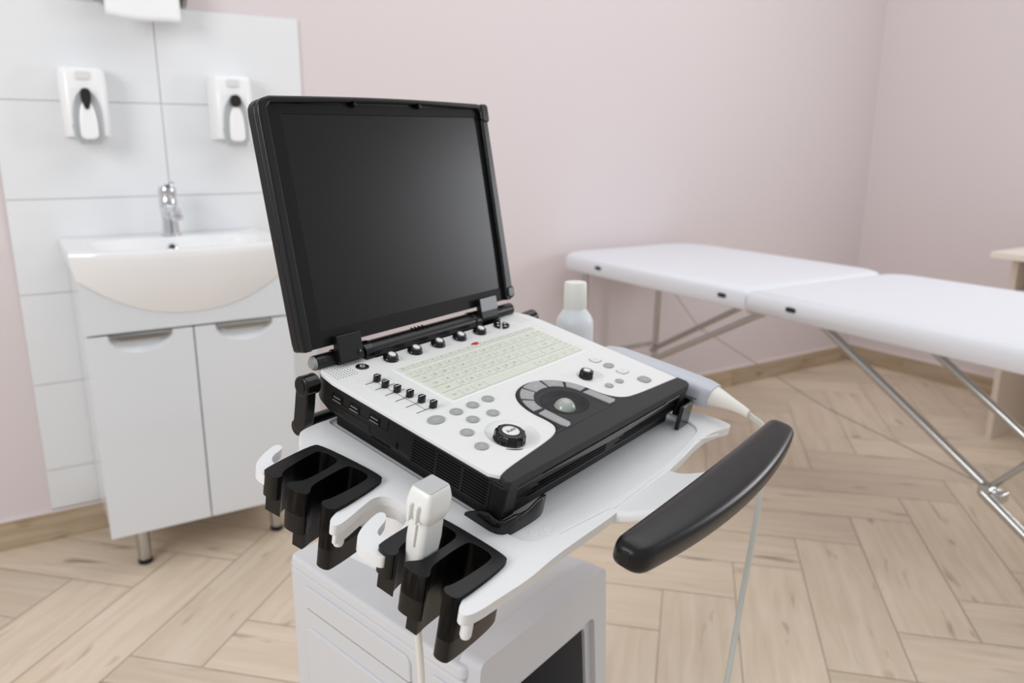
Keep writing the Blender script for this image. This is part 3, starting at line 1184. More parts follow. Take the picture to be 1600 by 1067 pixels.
rings = [sq(0.0250, 0.0225, -0.0155, 0.005), sq(0.0270, 0.0240, -0.0135, 0.006), sq(0.0325, 0.0265, -0.010, 0.006), sq(0.0330, 0.0270, -0.004, 0.006),
         sq(0.0318, 0.0262, 0.004, 0.005), sq(0.0285, 0.0235, 0.0105, 0.004), sq(0.0252, 0.0205, 0.0145, 0.0025), sq(0.0240, 0.0195, 0.0150, 0.002)]
hd = obj('head', loft(rings), probe_mat, pr, PR, sharp=50)
obj('lens', prism([(p[0], p[1]) for p in rrect(-0.0119, 0.0119, -0.0097, 0.0097, 0.0018)], 0.0148, 0.0158), probe_face, hd, PR, bevel=0.0004, seg=2)
bm = bmesh.new()
for x in (-0.0045, 0.003):
    prism(rrect(x - 0.0014, x + 0.0014, -0.0165, -0.012, 0.001), -0.013, 0.0035, bm)
obj('ridge', bm, probe_mat, hd, PR @ Rz(-PI / 2) @ T(0, -0.0035, 0), bevel=0.001)
rings = [sq(0.017, 0.014, -0.108, 0.004), sq(0.022, 0.018, -0.085, 0.005), sq(0.0245, 0.0205, -0.055, 0.006), sq(0.0268, 0.0222, -0.035, 0.006), sq(0.0262, 0.0215, -0.017, 0.006), sq(0.0262, 0.0215, -0.0135, 0.006)]
bd = obj('body', loft(rings), probe_mat, pr, PR, sharp=50)
obj('rib', prism(rrect(-0.0010, 0.0010, -0.0128, -0.0105, 0.0005), -0.038, -0.0165), probe_mat, bd, PR @ Rz(-PI / 2) @ T(0.001, -0.0028, 0), bevel=0.0004)
a0 = PR @ Vector((0, 0, -0.105))
pts = smooth_path([a0, a0 + Vector((0.004, -0.001, -0.06)), a0 + Vector((0.005, -0.003, -0.20)), a0 + Vector((-0.004, 0.006, -0.36)), a0 + Vector((-0.02, 0.01, -0.50)), a0 + Vector((-0.03, 0.05, -0.63)), a0 + Vector((0.0, 0.16, -0.68))], 3)
pts = [Vector((p.x, p.y, max(p.z, 0.006))) for p in pts]
obj('cable', tube(pts, 0.0034, 12), cable_white, pr)

pr2 = empty('ultrasound_probe', DEV @ T(0.40, 0.05, -0.04), 'blue-grey paddle-shaped probe lying along the right side of the machine', 'ultrasound probe')


def pring(y, cx, cz, hx, hz, e=0.6):
    return [(cx + hx * math.copysign(abs(math.cos(2 * PI * k / 28)) ** e, math.cos(2 * PI * k / 28)), y, cz + hz * math.copysign(abs(math.sin(2 * PI * k / 28)) ** e, math.sin(2 * PI * k / 28))) for k in range(28)]


rings = [pring(0.140, 0.386, -0.020, 0.006, 0.005), pring(0.134, 0.386, -0.020, 0.016, 0.010), pring(0.115, 0.387, -0.020, 0.021, 0.014), pring(0.07, 0.391, -0.021, 0.0225, 0.016),
         pring(0.02, 0.399, -0.0225, 0.0225, 0.0165), pring(-0.008, 0.404, -0.023, 0.022, 0.0155), pring(-0.020, 0.406, -0.023, 0.019, 0.0135)]
b2 = obj('body', loft(rings), probe_blue, pr2, DEV, sharp=70)
ra = [(p[0], p[1], -0.0255) for p in ()]
sm = [(0.3868 - 0.0213, 0.115), (0.391 - 0.0228, 0.07), (0.399 - 0.0228, 0.02), (0.404 - 0.0224, -0.008)]
obj('seam', tube([(x, y, -0.026) for x, y in sm], 0.0006, 6), ink, b2, DEV)
rings = [pring(-0.017, 0.4055, -0.023, 0.0175, 0.0125, 0.75), pring(-0.030, 0.4060, -0.023, 0.0135, 0.0105, 0.9), pring(-0.045, 0.4062, -0.0235, 0.0085, 0.0078, 1), pring(-0.060, 0.406, -0.025, 0.0062, 0.0058, 1), pring(-0.068, 0.4055, -0.0265, 0.0052, 0.005, 1)]
obj('strain_relief', loft(rings), cable_white, pr2, DEV, sharp=70)
iL = LEV.inverted()
c0 = iL @ (DEV @ Vector((0.4060, -0.060, -0.025)))
cp = [c0, c0 + Vector((0.008, -0.010, -0.010)), Vector((0.425, -0.078, 0.760)), Vector((0.4325, -0.077, 0.715)), Vector((0.430, -0.076, 0.640)), Vector((0.415, -0.075, 0.580)), Vector((0.398, -0.073, 0.50)), Vector((0.374, -0.075, 0.43)), Vector((0.355, -0.07, 0.33)), Vector((0.34, -0.05, 0.20)), Vector((0.36, 0.0, 0.06)), Vector((0.42, 0.08, 0.006)), Vector((0.44, 0.22, 0.006))]
obj('cable', tube(smooth_path(cp, 3), 0.0040, 14), cable_mat, pr2, LEV)

bt = empty('gel_bottle', T(bw.x, bw.y, 0.705), 'plain white plastic bottle with cap standing behind the right side of the machine', 'bottle')
F = T(bw.x, bw.y, 0)
obj('body', lathe([(0.0, 0.7055), (0.0265, 0.706), (0.0278, 0.712), (0.0278, 0.838), (0.0272, 0.847), (0.0235, 0.855), (0.0175, 0.863), (0.016, 0.867), (0.016, 0.872)], 40, M=None), bottle_mat, bt, F, sharp=60)
obj('cap', lathe([(0.0165, 0.8665), (0.0172, 0.868), (0.0166, 0.902), (0.0155, 0.9045), (0.0, 0.9045)], 40), cap_mat, bt, F, sharp=50)
# ------------------------------------------------------------------ the portable machine
mac = empty('ultrasound_machine', DEV @ T(0.179, 0.13, -0.038), 'open laptop-style ultrasound machine with black screen and white control panel on the cart tray', 'ultrasound machine')

# housing
hp = [(0, 6), (2, 0), (356, 0), (358, 6), (358, 236), (354, 256), (342, 270), (16, 270), (4, 256), (0, 236)]
bm = prism(chaikin(MM(hp), 2), -0.030, -0.0035)
hp2 = [(p[0] * 0.985 + 2.7, p[1] * 0.985 + 2) for p in hp]
prism(rrect(0.010, 0.350, 0.009, 0.236, 0.008), -0.0525, -0.0394, bm)
loft([[(p[0], p[1], -0.0395) for p in chaikin(MM([(q[0] * 0.965 + 6.2, q[1] * 0.965 + 4.6) for q in hp]), 2)], [(p[0], p[1], -0.0300) for p in chaikin(MM(hp), 2)]], bm)
hous = obj('housing', bm, black_plastic, mac, DEV, bevel=0.0016, seg=3)

CURVE = [(5.7, 9.9), (17, 13.2), (51, 17), (95, 21.5), (112, 25.5), (121, 31), (125.5, 38), (126.5, 50), (125.5, 62), (127.5, 76), (133, 90), (143, 102), (157, 110), (175, 113.5), (193, 111), (207, 104), (218, 94),
         (226, 81), (230.5, 67), (232, 52), (236.5, 38), (246, 27.5), (262, 22.5), (300, 19.5), (333, 17.5), (359.5, 15.5)]
crv = chaikin(MM(CURVE), 2, False)
dish1 = circ(0.0735, 0.0505, 0.0280, 40, 0.0270)
dish2 = circ(0.264, 0.0820, 0.0180, 28, 0.0155)
wp_ = crv + MM([(360, 30), (360, 228), (357, 248), (350, 262), (344, 266), (310, 266), (307, 256), (300, 253), (80, 253), (72, 256), (64, 262), (44, 267), (12, 267), (4, 254), (0.5, 232), (0.5, 20)])
bm = prism(wp_, -0.0040, 0.0006, holes=[dish1, dish2])
pan = obj('control_panel', bm, panel_white, mac, DEV, bevel=0.0010, seg=2, bang=50)


def dish(c, rx, ry, deep, mat, parent, name='dial_dish', ztop=0.0003):
    prof = [(1.0, 0.0), (0.94, -0.35), (0.82, -0.75), (0.6, -1.0), (0.0, -1.0)]
    bm = lathe([(r, z * deep) for r, z in prof], 36, M=T(c[0], c[1], ztop) @ Matrix.Diagonal((rx, ry, 1, 1)), cap=False)
    bmesh.ops.recalc_face_normals(bm, faces=bm.faces)
    return obj(name, bm, mat, parent, DEV, sharp=80)


dish((0.0735, 0.0505), 0.0282, 0.0272, 0.0030, panel_white, pan)
dish((0.264, 0.0820), 0.0182, 0.0157, 0.0018, panel_white, pan)

# palm rest
ball_c = (0.1755, 0.0570)
bowl = circ(ball_c[0] + 0.001, ball_c[1] + 0.002, 0.030, 40, 0.0245)
off = [(p[0], p[1] - 0.0006) for p in crv]
palm = list(reversed(off)) + MM([(3, 8), (0.5, 2), (3, -4), (355, -4), (360, 2)])
bm = prism(palm, -0.0080, 0.0018, holes=[bowl])
pr_ = obj('palm_rest', bm, palm_mat, mac, DEV, bevel=0.0022, seg=3, bang=50)
prof = [(1.0, 0.0), (0.95, -0.12), (0.86, -0.42), (0.74, -0.72), (0.60, -0.93), (0.47, -1.0), (0.44, -1.02), (0.44, -1.5), (0.0, -1.5)]
bm = lathe([(r, z * 0.0062) for r, z in prof], 40, M=T(ball_c[0] + 0.001, ball_c[1] + 0.002, 0.0016) @ Matrix.Diagonal((0.0302, 0.0247, 1, 1)), cap=False)
obj('trackball_bowl', bm, palm_mat, pr_, DEV, sharp=80)
obj('trackball_ring', tube([(ball_c[0] + 0.0137 * math.cos(2 * PI * k / 36), ball_c[1] + 0.0137 * math.sin(2 * PI * k / 36), -0.0045) for k in range(36)], 0.0011, 8, closed=True), black_gloss, pr_, DEV)
o = obj('trackball', sphere(0.0125, M=T(ball_c[0], ball_c[1], -0.0062), n=32), ball_mat, mac, DEV, sharp=80)

# grey arc keys around the trackball
ac = (0.1775, 0.0600)


def arc_key(a0, a1, r0_, r1_):
    out = [(ac[0] + r1_ * math.cos(R(a)), ac[1] + r1_ * math.sin(R(a)) * 0.99) for a in [a0 + (a1 - a0) * k / 8 for k in range(9)]]
    inn = [(ac[0] + r0_ * math.cos(R(a)), ac[1] + r0_ * math.sin(R(a)) * 0.92) for a in [a1 + (a0 - a1) * k / 8 for k in range(9)]]
    return out + inn


keys = [arc_key(73, 107, 0.0352, 0.0495), arc_key(112, 141, 0.0362, 0.0495), arc_key(146, 174, 0.0372, 0.0495), arc_key(39, 68, 0.0362, 0.0495), arc_key(6, 34, 0.0372, 0.0495),
        MM([(128.5, 59), (141, 60), (141, 28), (136, 24), (131, 24), (128.5, 30)]), MM([(214, 60), (226.5, 59), (230, 36), (231, 28), (226, 25.5), (217, 26)])]
for kpts in keys:
    bm = prism(kpts, 0.0010, 0.0030)
    cx = sum(p[0] for p in kpts) / len(kpts)
    cy = sum(p[1] for p in kpts) / len(kpts)
    for j in (-1, 1):
        box(cx - 0.0025, cx + 0.0025, cy + j * 0.0012 - 0.0003, cy + j * 0.0012 + 0.0003, 0.0030, 0.00305, bm, 1)
    obj('mode_key', bm, [btn_grey, btn_print], mac, DEV, bevel=0.0006, seg=2)

# flat oval keys
for x, y, rx, ry, kind in ((30.5, 113, 10.5, 7.2, 'w'), (60, 113, 7.4, 6.2, 'g'), (85.3, 113, 7.4, 6.2, 'g'), (110, 113, 7.4, 6.2, 'g'), (62, 92.5, 7.4, 6.2, 'g'), (90, 89.5, 7.4, 6.2, 'g'),
                           (37.5, 78.5, 7.4, 6.4, 'g'), (29.5, 53, 7.4, 6.4, 'g'), (310, 85, 8.2, 6.0, 'g'), (315, 37, 8.6, 7.2, 'r'), (282, 52.5, 6.0, 4.8, 'g'), (259.5, 53, 6.0, 4.8, 'g'),
                           (310, 104.5, 8.0, 6.0, 'o'), (312, 66, 8.0, 6.0, 'o')):
    x, y, rx, ry = x * mm, y * mm, rx * mm, ry * mm
    if kind in 'gw':
        out = circ(x, y, rx, 28, ry)
    else:
        out = rrect(x - rx, x + rx, y - ry, y + ry, ry * 0.85, 6)
    bm = prism(out, 0.0, 0.0018, mi=2 if kind == 'o' else 0)
    for j in (-1, 1):
        box(x - rx * 0.35, x + rx * 0.35, y + j * 0.0011 - 0.00032, y + j * 0.0011 + 0.00032, 0.0018, 0.00184, bm, 1)
    k = obj('control_key', bm, [btn_grey, btn_print, btn_white], mac, DEV, bevel=0.0007, seg=2)
    if kind in 'or':
        g = 0.0006
        ro = rrect(x - rx - g, x + rx + g, y - ry - g, y + ry + g, ry * 0.9, 6)
        ri = rrect(x - rx + g, x + rx - g, y - ry + g, y + ry - g, ry * 0.8, 6)
        obj('outline', prism(ro, 0.0004, 0.0012, holes=[rrect(x - rx, x + rx, y - ry, y + ry, ry * 0.85, 6)]), btn_grey, k, DEV)
    if kind == 'o':
        tag(k, 'white key with grey outline')

# big dial with the word on its cap
def knob_bm(r, h, n_lobes, amp, top=0.72, seg=120):
    rings = []
    for rr_, z in ((1.0, 0.0), (1.04, 0.06), (1.04, 0.14), (0.99, 0.2), (0.985, 0.75), (0.95, 0.92), (0.87, 1.0), (top, 1.0)):
        ring = []
        for k in range(seg):
            a = 2 * PI * k / seg
            lobe = 1.0
            if 0.18 < z < 0.95:
                lobe = 1 + amp * (0.5 + 0.5 * math.cos(n_lobes * a)) ** 3 - amp * 0.5
            ring.append((r * rr_ * lobe * math.cos(a), r * rr_ * lobe * math.sin(a), h * z))
        rings.append(ring)
    return loft(rings)


F = DEV @ T(0.0660, 0.0480, -0.0022)
dial = obj('auto_dial', knob_bm(0.0155, 0.0100, 12, 0.06), black_gloss, mac, F, sharp=50)
bm = lathe([(0.0086, 0.0097), (0.0086, 0.0104), (0.0078, 0.0109), (0.0, 0.01095)], 36)
letters('Auto', 0.0064, bm, 1, T(0, 0, 0.0111) @ Rz(R(2)), 0.00004)
obj('dial_cap', bm, [panel_white, black_plastic], dial, F, sharp=50, recalc=False)
bm = tube([(0.0455 + 0.0135 * k / 8, 0.036 - 0.0098 * k / 8 - 0.0016 * math.sin(PI * k / 8), 0.0007) for k in range(9)], [0.0004 + 0.0003 * math.sin(PI * k / 8) for k in range(9)], 6)
obj('print_mark', bm, ink, pan, DEV)

# small dial on the right and the row of soft dials
F = DEV @ T(0.2585, 0.0850, -0.001)
k = obj('menu_dial', knob_bm(0.0082, 0.009, 8, 0.10, seg=96), black_gloss, mac, F, sharp=50)
obj('dial_cap', lathe([(0.0042, 0.0088), (0.0042, 0.0095), (0.0, 0.0098)], 24), panel_white, k, F)
for x in (90.3, 128.6, 167.5, 206.3, 244.6):
    F = DEV @ T(x * mm, 0.2405, 0.0012) @ Rx(R(12))
    bm = lathe([(0.0090, 0.0), (0.0092, 0.0010), (0.0082, 0.0026), (0.0072, 0.0036)], 40)
    rings = []
    for rr_, z in ((0.0072, 0.0030), (0.0070, 0.0056), (0.0064, 0.0066), (0.0042, 0.0068)):
        rings.append([(rr_ * (1 + 0.05 * math.cos(8 * 2 * PI * q / 64)) * math.cos(2 * PI * q / 64), rr_ * (1 + 0.05 * math.cos(8 * 2 * PI * q / 64)) * math.sin(2 * PI * q / 64), z) for q in range(64)])
    loft(rings, bm)
    k = obj('soft_dial', bm, black_gloss, mac, F, sharp=50)
    obj('dial_cap', lathe([(0.0042, 0.0066), (0.0042, 0.0071), (0.0035, 0.0075), (0.0, 0.0077)], 28), panel_white, k, F)

# arrow pad, power button, speakers
F = DEV @ T(0.289, 0.2405, 0.0006)
bm = bmesh.new()
for a0 in (50, 140, 230, 320):
    p = [(0.0022 * math.cos(R(a0 + 40)), 0.0018 * math.sin(R(a0 + 40)))] + [(0.0120 * math.cos(R(a0 + t)), 0.0098 * math.sin(R(a0 + t))) for t in range(4, 80, 6)]
    prism(p, 0, 0.0022, bm)
    lathe([(0.0016, 0.0022), (0.0014, 0.0026), (0.0, 0.0027)], 12, bm, 1, M=T(0.0072 * math.cos(R(a0 + 42)), 0.006 * math.sin(R(a0 + 42)), 0))
obj('arrow_pad', bm, [black_gloss, btn_white], mac, F)
F = DEV @ T(0.0500, 0.2425, 0.0006)
bm = lathe([(0.0078, 0.0), (0.0078, 0.0006), (0.0070, 0.0009), (0.0, 0.0008)], 36, M=Matrix.Diagonal((1, 0.86, 1, 1)))
pts = [(0.0024 * math.sin(R(t)), 0.0024 * math.cos(R(t)), 0.0012) for t in range(45, 320, 15)]
tube(pts, 0.00035, 6, bm, 1)
box(-0.00035, 0.00035, 0.0008, 0.0032, 0.001, 0.0014, bm, 1)
obj('power_button', bm, [black_gloss, btn_white], mac, F)
bm = bmesh.new()
for i in range(8):
    for j in range(8):
        x = 0.0115 + i * 0.0038 - j * 0.0004
        y = 0.2625 - j * 0.0041
        if x > 0.0395:
            continue
        lathe([(0.00075, 0.0), (0.00075, 0.00012), (0.0, 0.00012)], 8, bm, M=T(x, y, 0.0006))
obj('speaker_grille', bm, ink, pan, DEV, smooth=False)
bm = bmesh.new()
for j in range(12):
    box(0.3185 , 0.3465 - j * 0.0003, 0.2615 - j * 0.0026 - 0.0004, 0.2615 - j * 0.0026 + 0.0004, 0.0006, 0.0010, bm)
obj('speaker_grille', bm, btn_white, pan, DEV, smooth=False)
# panel break lines
bm = bmesh.new()
for a, b in (((66, 226), (300, 226)), ((58, 227), (20, 227)), ((20, 227), (20, 130)), ((20, 130), (66, 128)), ((46, 264), (58, 228)), ((2, 228), (20, 227)), ((306, 226), (318, 258)), ((336, 226), (330, 124))):
    tube([(a[0] * mm, a[1] * mm, 0.0005), (b[0] * mm, b[1] * mm, 0.0005)], 0.00035, 6, bm)
obj('panel_groove', bm, btn_white, pan, DEV)

# gain sliders
for i, (x, y) in enumerate(((40, 208.5), (38, 193.7), (41, 179), (44.5, 164), (46.3, 148.8), (48, 134))):
    bm = box(0.0245, 0.0515, y * mm - 0.0005, y * mm + 0.0005, 0.0005, 0.00075)
    sl = obj('slider_slot', bm, ink, mac, DEV, smooth=False)
    bm = prism(rrect(-0.0042, 0.0042, -0.0033, 0.0033, 0.0030, 5), 0.0, 0.0070)
    box(-0.0036, 0.0036, -0.0004, 0.0004, 0.0070, 0.0072, bm, 1)
    obj('slider_knob', bm, [black_gloss, btn_white], sl, DEV @ T(x * mm, y * mm, 0.0006), bevel=0.0009, seg=2)
bm = box(0.0375, 0.0382, 0.134, 0.2085, 0.0005, 0.00068)
obj('slider_scale', bm, ink, pan, DEV, smooth=False)

# keyboard
KX0, KX1, KY0, KY1 = 0.0715, 0.3255, 0.1265, 0.2215
kb = obj('keyboard', prism(rrect(KX0, KX1, KY0, KY1, 0.002), 0.0, 0.0013), key_white, mac, DEV, bevel=0.0006, seg=2)
rows = [
    (0.2125, 0.0085, [(1, t) for t in ('Esc', 'F1', 'F2', 'F3', 'F4', 'F5', 'F6', 'F7', 'F8', 'F9', 'F10', 'F11', 'F12', 'Ins', 'Del', 'End')]),
    (0.1985, 0.0125, [(1, c) for c in '~1234567890-='] + [(1.9, 'Back'), (1.1, 'Hm')]),
    (0.1838, 0.0125, [(1.5, 'Tab')] + [(1, c) for c in 'QWERTYUIOP[]'] + [(1.4, '\\'), (1.1, 'Up')]),
    (0.1691, 0.0125, [(1.8, 'Caps')] + [(1, c) for c in "ASDFGHJKL;'"] + [(2.1, 'Enter'), (1.1, 'Dn')]),
    (0.1544, 0.0125, [(2.3, 'Shift')] + [(1, c) for c in 'ZXCVBNM,./'] + [(2.6, 'Shift'), (1.1, 'Pg')]),
    (0.1385, 0.0140, [(1.3, 'Ctrl'), (1.2, 'Fn'), (1.2, 'Alt'), (5.6, ''), (1.2, 'Alt'), (1.2, 'Ctrl'), (1.1, '<'), (1.1, 'v'), (1.1, '>')]),
]
for y, h, ks in rows:
    tot = sum(k[0] for k in ks)
    u = (KX1 - KX0 - 0.006) / tot
    x = KX0 + 0.003
    for w, tx in ks:
        x0, x1 = x + 0.0009, x + w * u - 0.0009
        x += w * u
        bm = prism(rrect(x0, x1, y - h / 2, y + h / 2, 0.0012, 3), 0.0012, 0.0024)
        if tx:
            letters(tx, 0.0052 if len(tx) == 1 else 0.0034, bm, 1, T(x0 + (0.0045 if len(tx) == 1 else (x1 - x0) / 2), y, 0.00245))
        obj('key', bm, [key_mat, ink], kb, DEV, bevel=0.0004, seg=2, recalc=False)
obj('red_key', prism(circ(0.2085, 0.2170, 0.0062, 24, 0.0028), 0.0012, 0.0030), red_mat, kb, DEV, bevel=0.0004, seg=2)

# left face: USB sockets, cover seams, card slots, cooling grille
LF = DEV @ Matrix(((0, 0, -1, 0), (-1, 0, 0, 0), (0, 1, 0, 0), (0, 0, 0, 1)))   # x = -y of device, y = z, normal outwards (-x)
usb = plastic('usb_metal', srgb(150, 150, 150), 0.3, 0.5, metallic=0.8)
for y, z in ((0.2225, -0.0150), (0.1962, -0.0142), (0.1662, -0.0132)):
    F = LF @ T(-y, z, 0)
    bm = prism(rrect(-0.0078, 0.0078, -0.0042, 0.0042, 0.0006), -0.001, 0.0006, holes=[rrect(-0.0070, 0.0070, -0.0034, 0.0034, 0.0004)])
    s = obj('usb_socket', bm, black_gloss, mac, F)
    bm = prism(rrect(-0.0070, 0.0070, -0.0034, 0.0034, 0.0004), -0.001, 0.0002, mi=0)
    box(-0.0064, 0.0064, -0.0033, -0.0022, 0.0, 0.0006, bm, 1)
    box(-0.0052, 0.0052, 0.0004, 0.0018, 0.0, 0.0006, bm, 1)
    obj('contact', bm, [void_mat, usb], s, F)
bm = bmesh.new()
gl = black_gloss
for pts in ([(-0.2290, -0.0235), (-0.1725, -0.0235), (-0.1710, -0.0330), (-0.1690, -0.0365)], [(-0.2240, -0.0190), (-0.1470, -0.0172), (-0.1460, -0.0045)], [(-0.1440, -0.0055), (-0.0200, -0.0050)]):
    tube([(p[0], p[1], 0.0001) for p in pts], 0.00035, 6, bm)
obj('seam', bm, btn_grey if False else black_gloss, hous, LF)
bm = prism(rrect(-0.168, -0.140, -0.0338, -0.0318, 0.0008), 0, 0.0003)
prism(rrect(-0.1335, -0.1305, -0.0300, -0.0235, 0.0008), 0, 0.0003, bm)
obj('card_slot', bm, void_mat, hous, LF)
bm = prism(rrect(-0.1120, -0.0150, -0.0330, -0.0085, 0.001), 0, 0.0002)
vg = obj('cooling_grille', bm, void_mat, mac, LF)
bm = bmesh.new()
for k in range(9):
    z = -0.0330 + k * 0.0031
    box(-0.1125, -0.0145, z - 0.0004, z + 0.0007, 0.0, 0.0010, bm)
for y in (-0.1122, -0.0800, -0.0475, -0.0150):
    box(y - 0.0013, y + 0.0013, -0.0335, -0.0080, 0.0, 0.0010, bm)
obj('rib', bm, black_plastic, vg, LF, bevel=0.0003, seg=2)

# front face: latch lip and vents
FF = DEV @ Matrix(((1, 0, 0, 0), (0, 0, -1, 0), (0, 1, 0, 0), (0, 0, 0, 1)))    # x, y = z, normal = -y
up_l = [(0.058 + 0.246 * k / 20, -0.0095) for k in range(21)]
lo_l = [(0.304 - 0.246 * k / 20, -0.0105 - 0.0065 * math.sin(PI * k / 20) ** 1.3) for k in range(21)]
obj('latch_lip', prism(up_l + lo_l, -0.001, 0.0042), lip_mat, mac, FF, bevel=0.0016, seg=3)
obj('latch_seam', tube([(0.022, -0.0088, 0.0), (0.345, -0.0088, 0.0)], 0.0006, 6), black_gloss, hous, FF)
bm = bmesh.new()
for x0, x1 in ((0.040, 0.178), (0.198, 0.340)):
    for k, dz in enumerate((0, 0.0034, 0.0068)):
        prism(rrect(x0 + k * 0.008, x1, -0.0305 + dz, -0.0288 + dz, 0.0008, 3), 0, 0.0003, bm)
obj('front_vent', bm, void_mat, mac, FF)
bm = bmesh.new()
box(0.003, 0.355, -0.0138, -0.0100, -0.0005, 0.0026, bm)
obj('front_ledge', bm, black_satin, hous, FF, bevel=0.0012, seg=3)
# front bumper corners
for pts in ([(-0.0004, 0.018), (-0.0004, 0.001), (0.002, -0.003), (0.018, -0.003), (0.018, 0.002), (0.004, 0.004), (0.003, 0.018)], [(0.3584, 0.018), (0.3584, 0.001), (0.356, -0.003), (0.340, -0.003), (0.340, 0.002), (0.354, 0.004), (0.355, 0.018)]):
    obj('corner_bumper', prism(pts, -0.0385, -0.0060), black_plastic, mac, DEV, bevel=0.0012, seg=3)

# hinge bar
bm = tube([(0.004, 0.268, 0.0058), (0.029, 0.268, 0.0058)], 0.0082, 28)
hb = obj('hinge_bar', bm, black_satin, mac, DEV, bevel=0.001)
obj('end_cap', tube([(0.001, 0.268, 0.0058), (0.0038, 0.268, 0.0058)], [0.0055, 0.0080], 28), silver, hb, DEV)
bm = tube([(0.030, 0.268, 0.0055), (0.064, 0.268, 0.0055)], 0.0100, 28)
obj('hinge_knuckle', bm, black_satin, mac, DEV, bevel=0.001)
bm = tube([(0.267, 0.268, 0.0055), (0.299, 0.268, 0.0055)], 0.0100, 28)
obj('hinge_knuckle', bm, black_satin, mac, DEV, bevel=0.001)
obj('hinge_bar', tube([(0.300, 0.268, 0.0058), (0.340, 0.268, 0.0058)], 0.0085, 28), black_satin, mac, DEV, bevel=0.001)
sec = chaikin([(0.2545, -0.004), (0.2545, 0.008), (0.260, 0.0135), (0.270, 0.0150), (0.278, 0.010), (0.278, -0.004)], 2)
Mx = Matrix(((0, 0, 1, 0), (1, 0, 0, 0), (0, 1, 0, 0), (0, 0, 0, 1)))
hb = obj('hinge_bar', prism(sec, 0.078, 0.256, M=Mx), black_satin, mac, DEV, bevel=0.0006)
bm = bmesh.new()
for x in (0.152, 0.158, 0.164, 0.170):
    box(x - 0.0004, x + 0.0004, 0.262, 0.2735, 0.0130, 0.0146, bm)
obj('mark', bm, black_gloss, hb, DEV)
for x0, x1 in ((0.066, 0.080), (0.2545, 0.2655)):
    sec2 = [(0.266 + (p[0] - 0.266) * 1.12, 0.005 + (p[1] - 0.005) * 1.12) for p in sec]
    obj('hinge_collar', prism(sec2, x0, x1, M=Mx), black_gloss, mac, DEV, bevel=0.0012)

# lid with the screen
TH = R(22.5)
LID = DEV @ T(0, 0.261, 0.022) @ Matrix(((1, 0, 0, 0), (0, math.sin(TH), -math.cos(TH), 0), (0, math.cos(TH), math.sin(TH), 0), (0, 0, 0, 1)))
U0, U1, V1 = -0.0135, 0.3375, 0.2655


def top_arc(u0, u1, v, rise, n=16):
    return [(u0 + (u1 - u0) * k / n, v + rise * math.sin(PI * k / n)) for k in range(n + 1)]


outer = [(U0 + 0.001, 0.002), (U0, 0.012), (U0, V1 - 0.022)] + [(U0 + 0.014 - 0.014 * math.cos(R(t)), V1 - 0.019 + 0.014 * math.sin(R(t))) for t in (20, 40, 60, 80)] + \
    top_arc(U0 + 0.016, U1 - 0.016, V1 - 0.0040, 0.0022) + [(U1 - 0.014 + 0.014 * math.cos(R(t)), V1 - 0.019 + 0.014 * math.sin(R(t))) for t in (80, 60, 40, 20)] + [(U1, V1 - 0.022), (U1, 0.012), (U1 - 0.004, 0.002)]
bm = prism(outer, -0.0215, -0.0066)
lid = obj('lid', bm, black_satin, mac, LID, bevel=0.0035, seg=4, bang=40)
inner = [(U1 - 0.004, 0.002), (U1 - 0.0155, 0.002), (U1 - 0.0135, 0.060), (U1 - 0.0115, V1 - 0.016)] + list(reversed(top_arc(U0 + 0.016, U1 - 0.016, V1 - 0.0110, 0.0035))) + [(U0 + 0.0115, V1 - 0.016), (U0 + 0.0115, 0.002)]
rim = [p for p in outer] + inner[1:]
bm = prism(rim, -0.0090, 0.0)
obj('lid_rim', bm, black_satin, lid, LID, bevel=0.0022, seg=3, bang=40)
SU0, SU1, SV0, SV1 = 0.0161, 0.3190, 0.0196, 0.2446
sc = [(SU0, SV0), (SU1, SV0), (SU1, SV1), (SU0, SV1)]
ob = [(U0 + 0.009, 0.0025), (U1 - 0.012, 0.0025), (U1 - 0.010, V1 - 0.010), (U0 + 0.009, V1 - 0.010)]
bm = prism(ob, -0.0080, -0.0052, holes=[sc])
obj('bezel', bm, bezel_mat, lid, LID, bevel=0.0005, seg=2)
bm = prism([(SU0 - 0.001, SV0 - 0.001), (SU1 + 0.001, SV0 - 0.001), (SU1 + 0.001, SV1 + 0.001), (SU0 - 0.001, SV1 + 0.001)], -0.0078, -0.0062)
obj('screen', bm, screen_mat, lid, LID, smooth=False)
for u, v in ((0.112, 0.2555), (0.213, 0.2560)):
    obj('stop_pin', lathe([(0.0030, -0.0055), (0.0030, -0.001), (0.0024, 0.0006), (0, 0.0008)], 20, M=T(u, v, 0)), black_gloss, lid, LID)
for u0, u1, v0, v1 in ((U1 - 0.012, U1 + 0.0030, V1 - 0.028, V1 - 0.004), (U1 - 0.013, U1 + 0.002, 0.004, 0.020)):
    obj('corner_bumper', prism(rrect(u0, u1, v0, v1, 0.005), -0.0218, 0.0014), black_gloss, lid, LID, bevel=0.0025, seg=3)
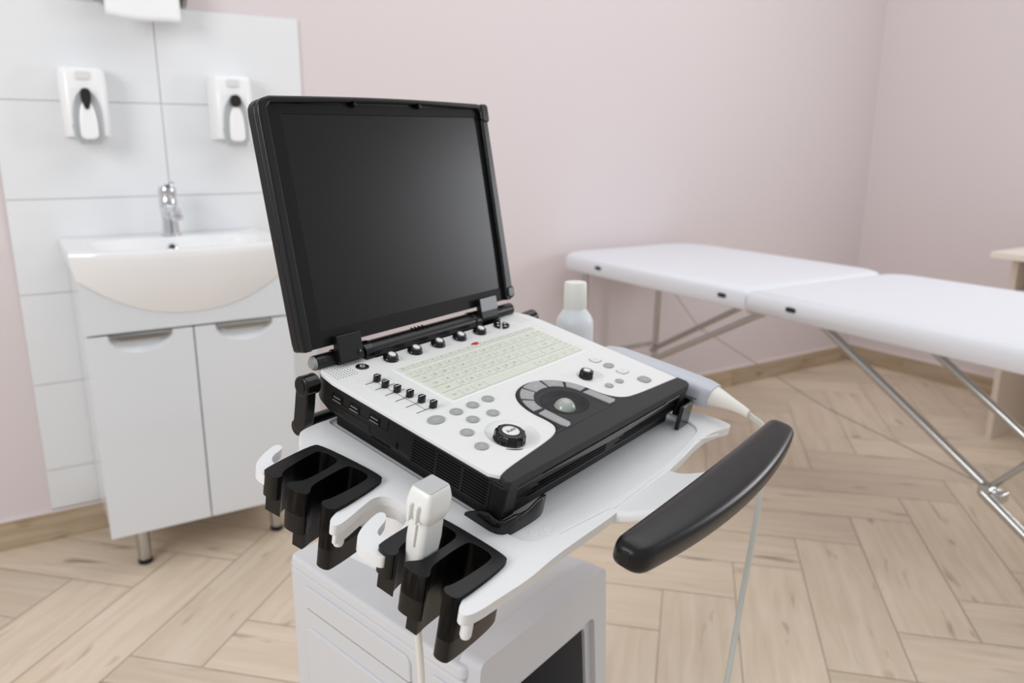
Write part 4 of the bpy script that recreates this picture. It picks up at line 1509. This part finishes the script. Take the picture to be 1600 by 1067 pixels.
obj('hinge_plate', prism(rrect(0.0280, 0.0615, -0.018, 0.0115, 0.0012), -0.006, 0.0028), black_satin, lid, LID, bevel=0.0012)
o = obj('hinge_plate', prism(rrect(0.2640, 0.2965, -0.0045, 0.0125, 0.0010), 0.0022, 0.0034), silver, lid, LID, bevel=0.0008)
tag(o, 'silver hinge plate')
obj('hinge_plate', prism(rrect(0.2644, 0.2970, -0.014, 0.0121, 0.0010), -0.006, 0.0022), black_satin, lid, LID, bevel=0.0012)
obj('screw', lathe([(0.0032, 0.0026), (0.0032, 0.0032), (0.0028, 0.0034), (0.0, 0.0034)], 20, M=T(0.0545, -0.0110, 0)), black_gloss, lid, LID)

# carry handle folded down behind the machine
bm = prism(chaikin(MM([(-9, 6), (-10, -30), (-8, -48), (2, -56), (11, -53), (10, -38), (10, 6), (4, 10), (-4, 10)]), 2), -0.0190, -0.0070,
           M=Matrix(((0, 0, 1, 0), (1, 0, 0, 0.256), (0, 1, 0, -0.010), (0, 0, 0, 1))))
ch = obj('carry_handle', bm, black_satin, mac, DEV, bevel=0.003, seg=3)
obj('pivot', tube([(-0.0205, 0.256, -0.010), (-0.002, 0.256, -0.010)], 0.0112, 28), black_gloss, ch, DEV, bevel=0.002)
obj('pivot_screw', tube([(-0.0212, 0.256, -0.010), (-0.0204, 0.256, -0.010)], 0.0065, 24), black_plastic, ch, DEV, bevel=0.0005)
bm = prism(chaikin(MM([(-9, 6), (-10, -30), (-8, -48), (2, -56), (11, -53), (10, -38), (10, 6), (4, 10), (-4, 10)]), 2), 0.368, 0.3815,
           M=Matrix(((0, 0, 1, 0), (1, 0, 0, 0.256), (0, 1, 0, -0.010), (0, 0, 0, 1))))
obj('arm', bm, black_satin, ch, DEV, bevel=0.003, seg=3)
obj('pivot', tube([(0.354, 0.256, -0.012), (0.3830, 0.256, -0.010)], 0.0112, 28), black_gloss, ch, DEV, bevel=0.002)
obj('grip', tube([(-0.017, 0.262, -0.062), (0.375, 0.262, -0.062)], 0.009, 20), black_satin, ch, DEV)
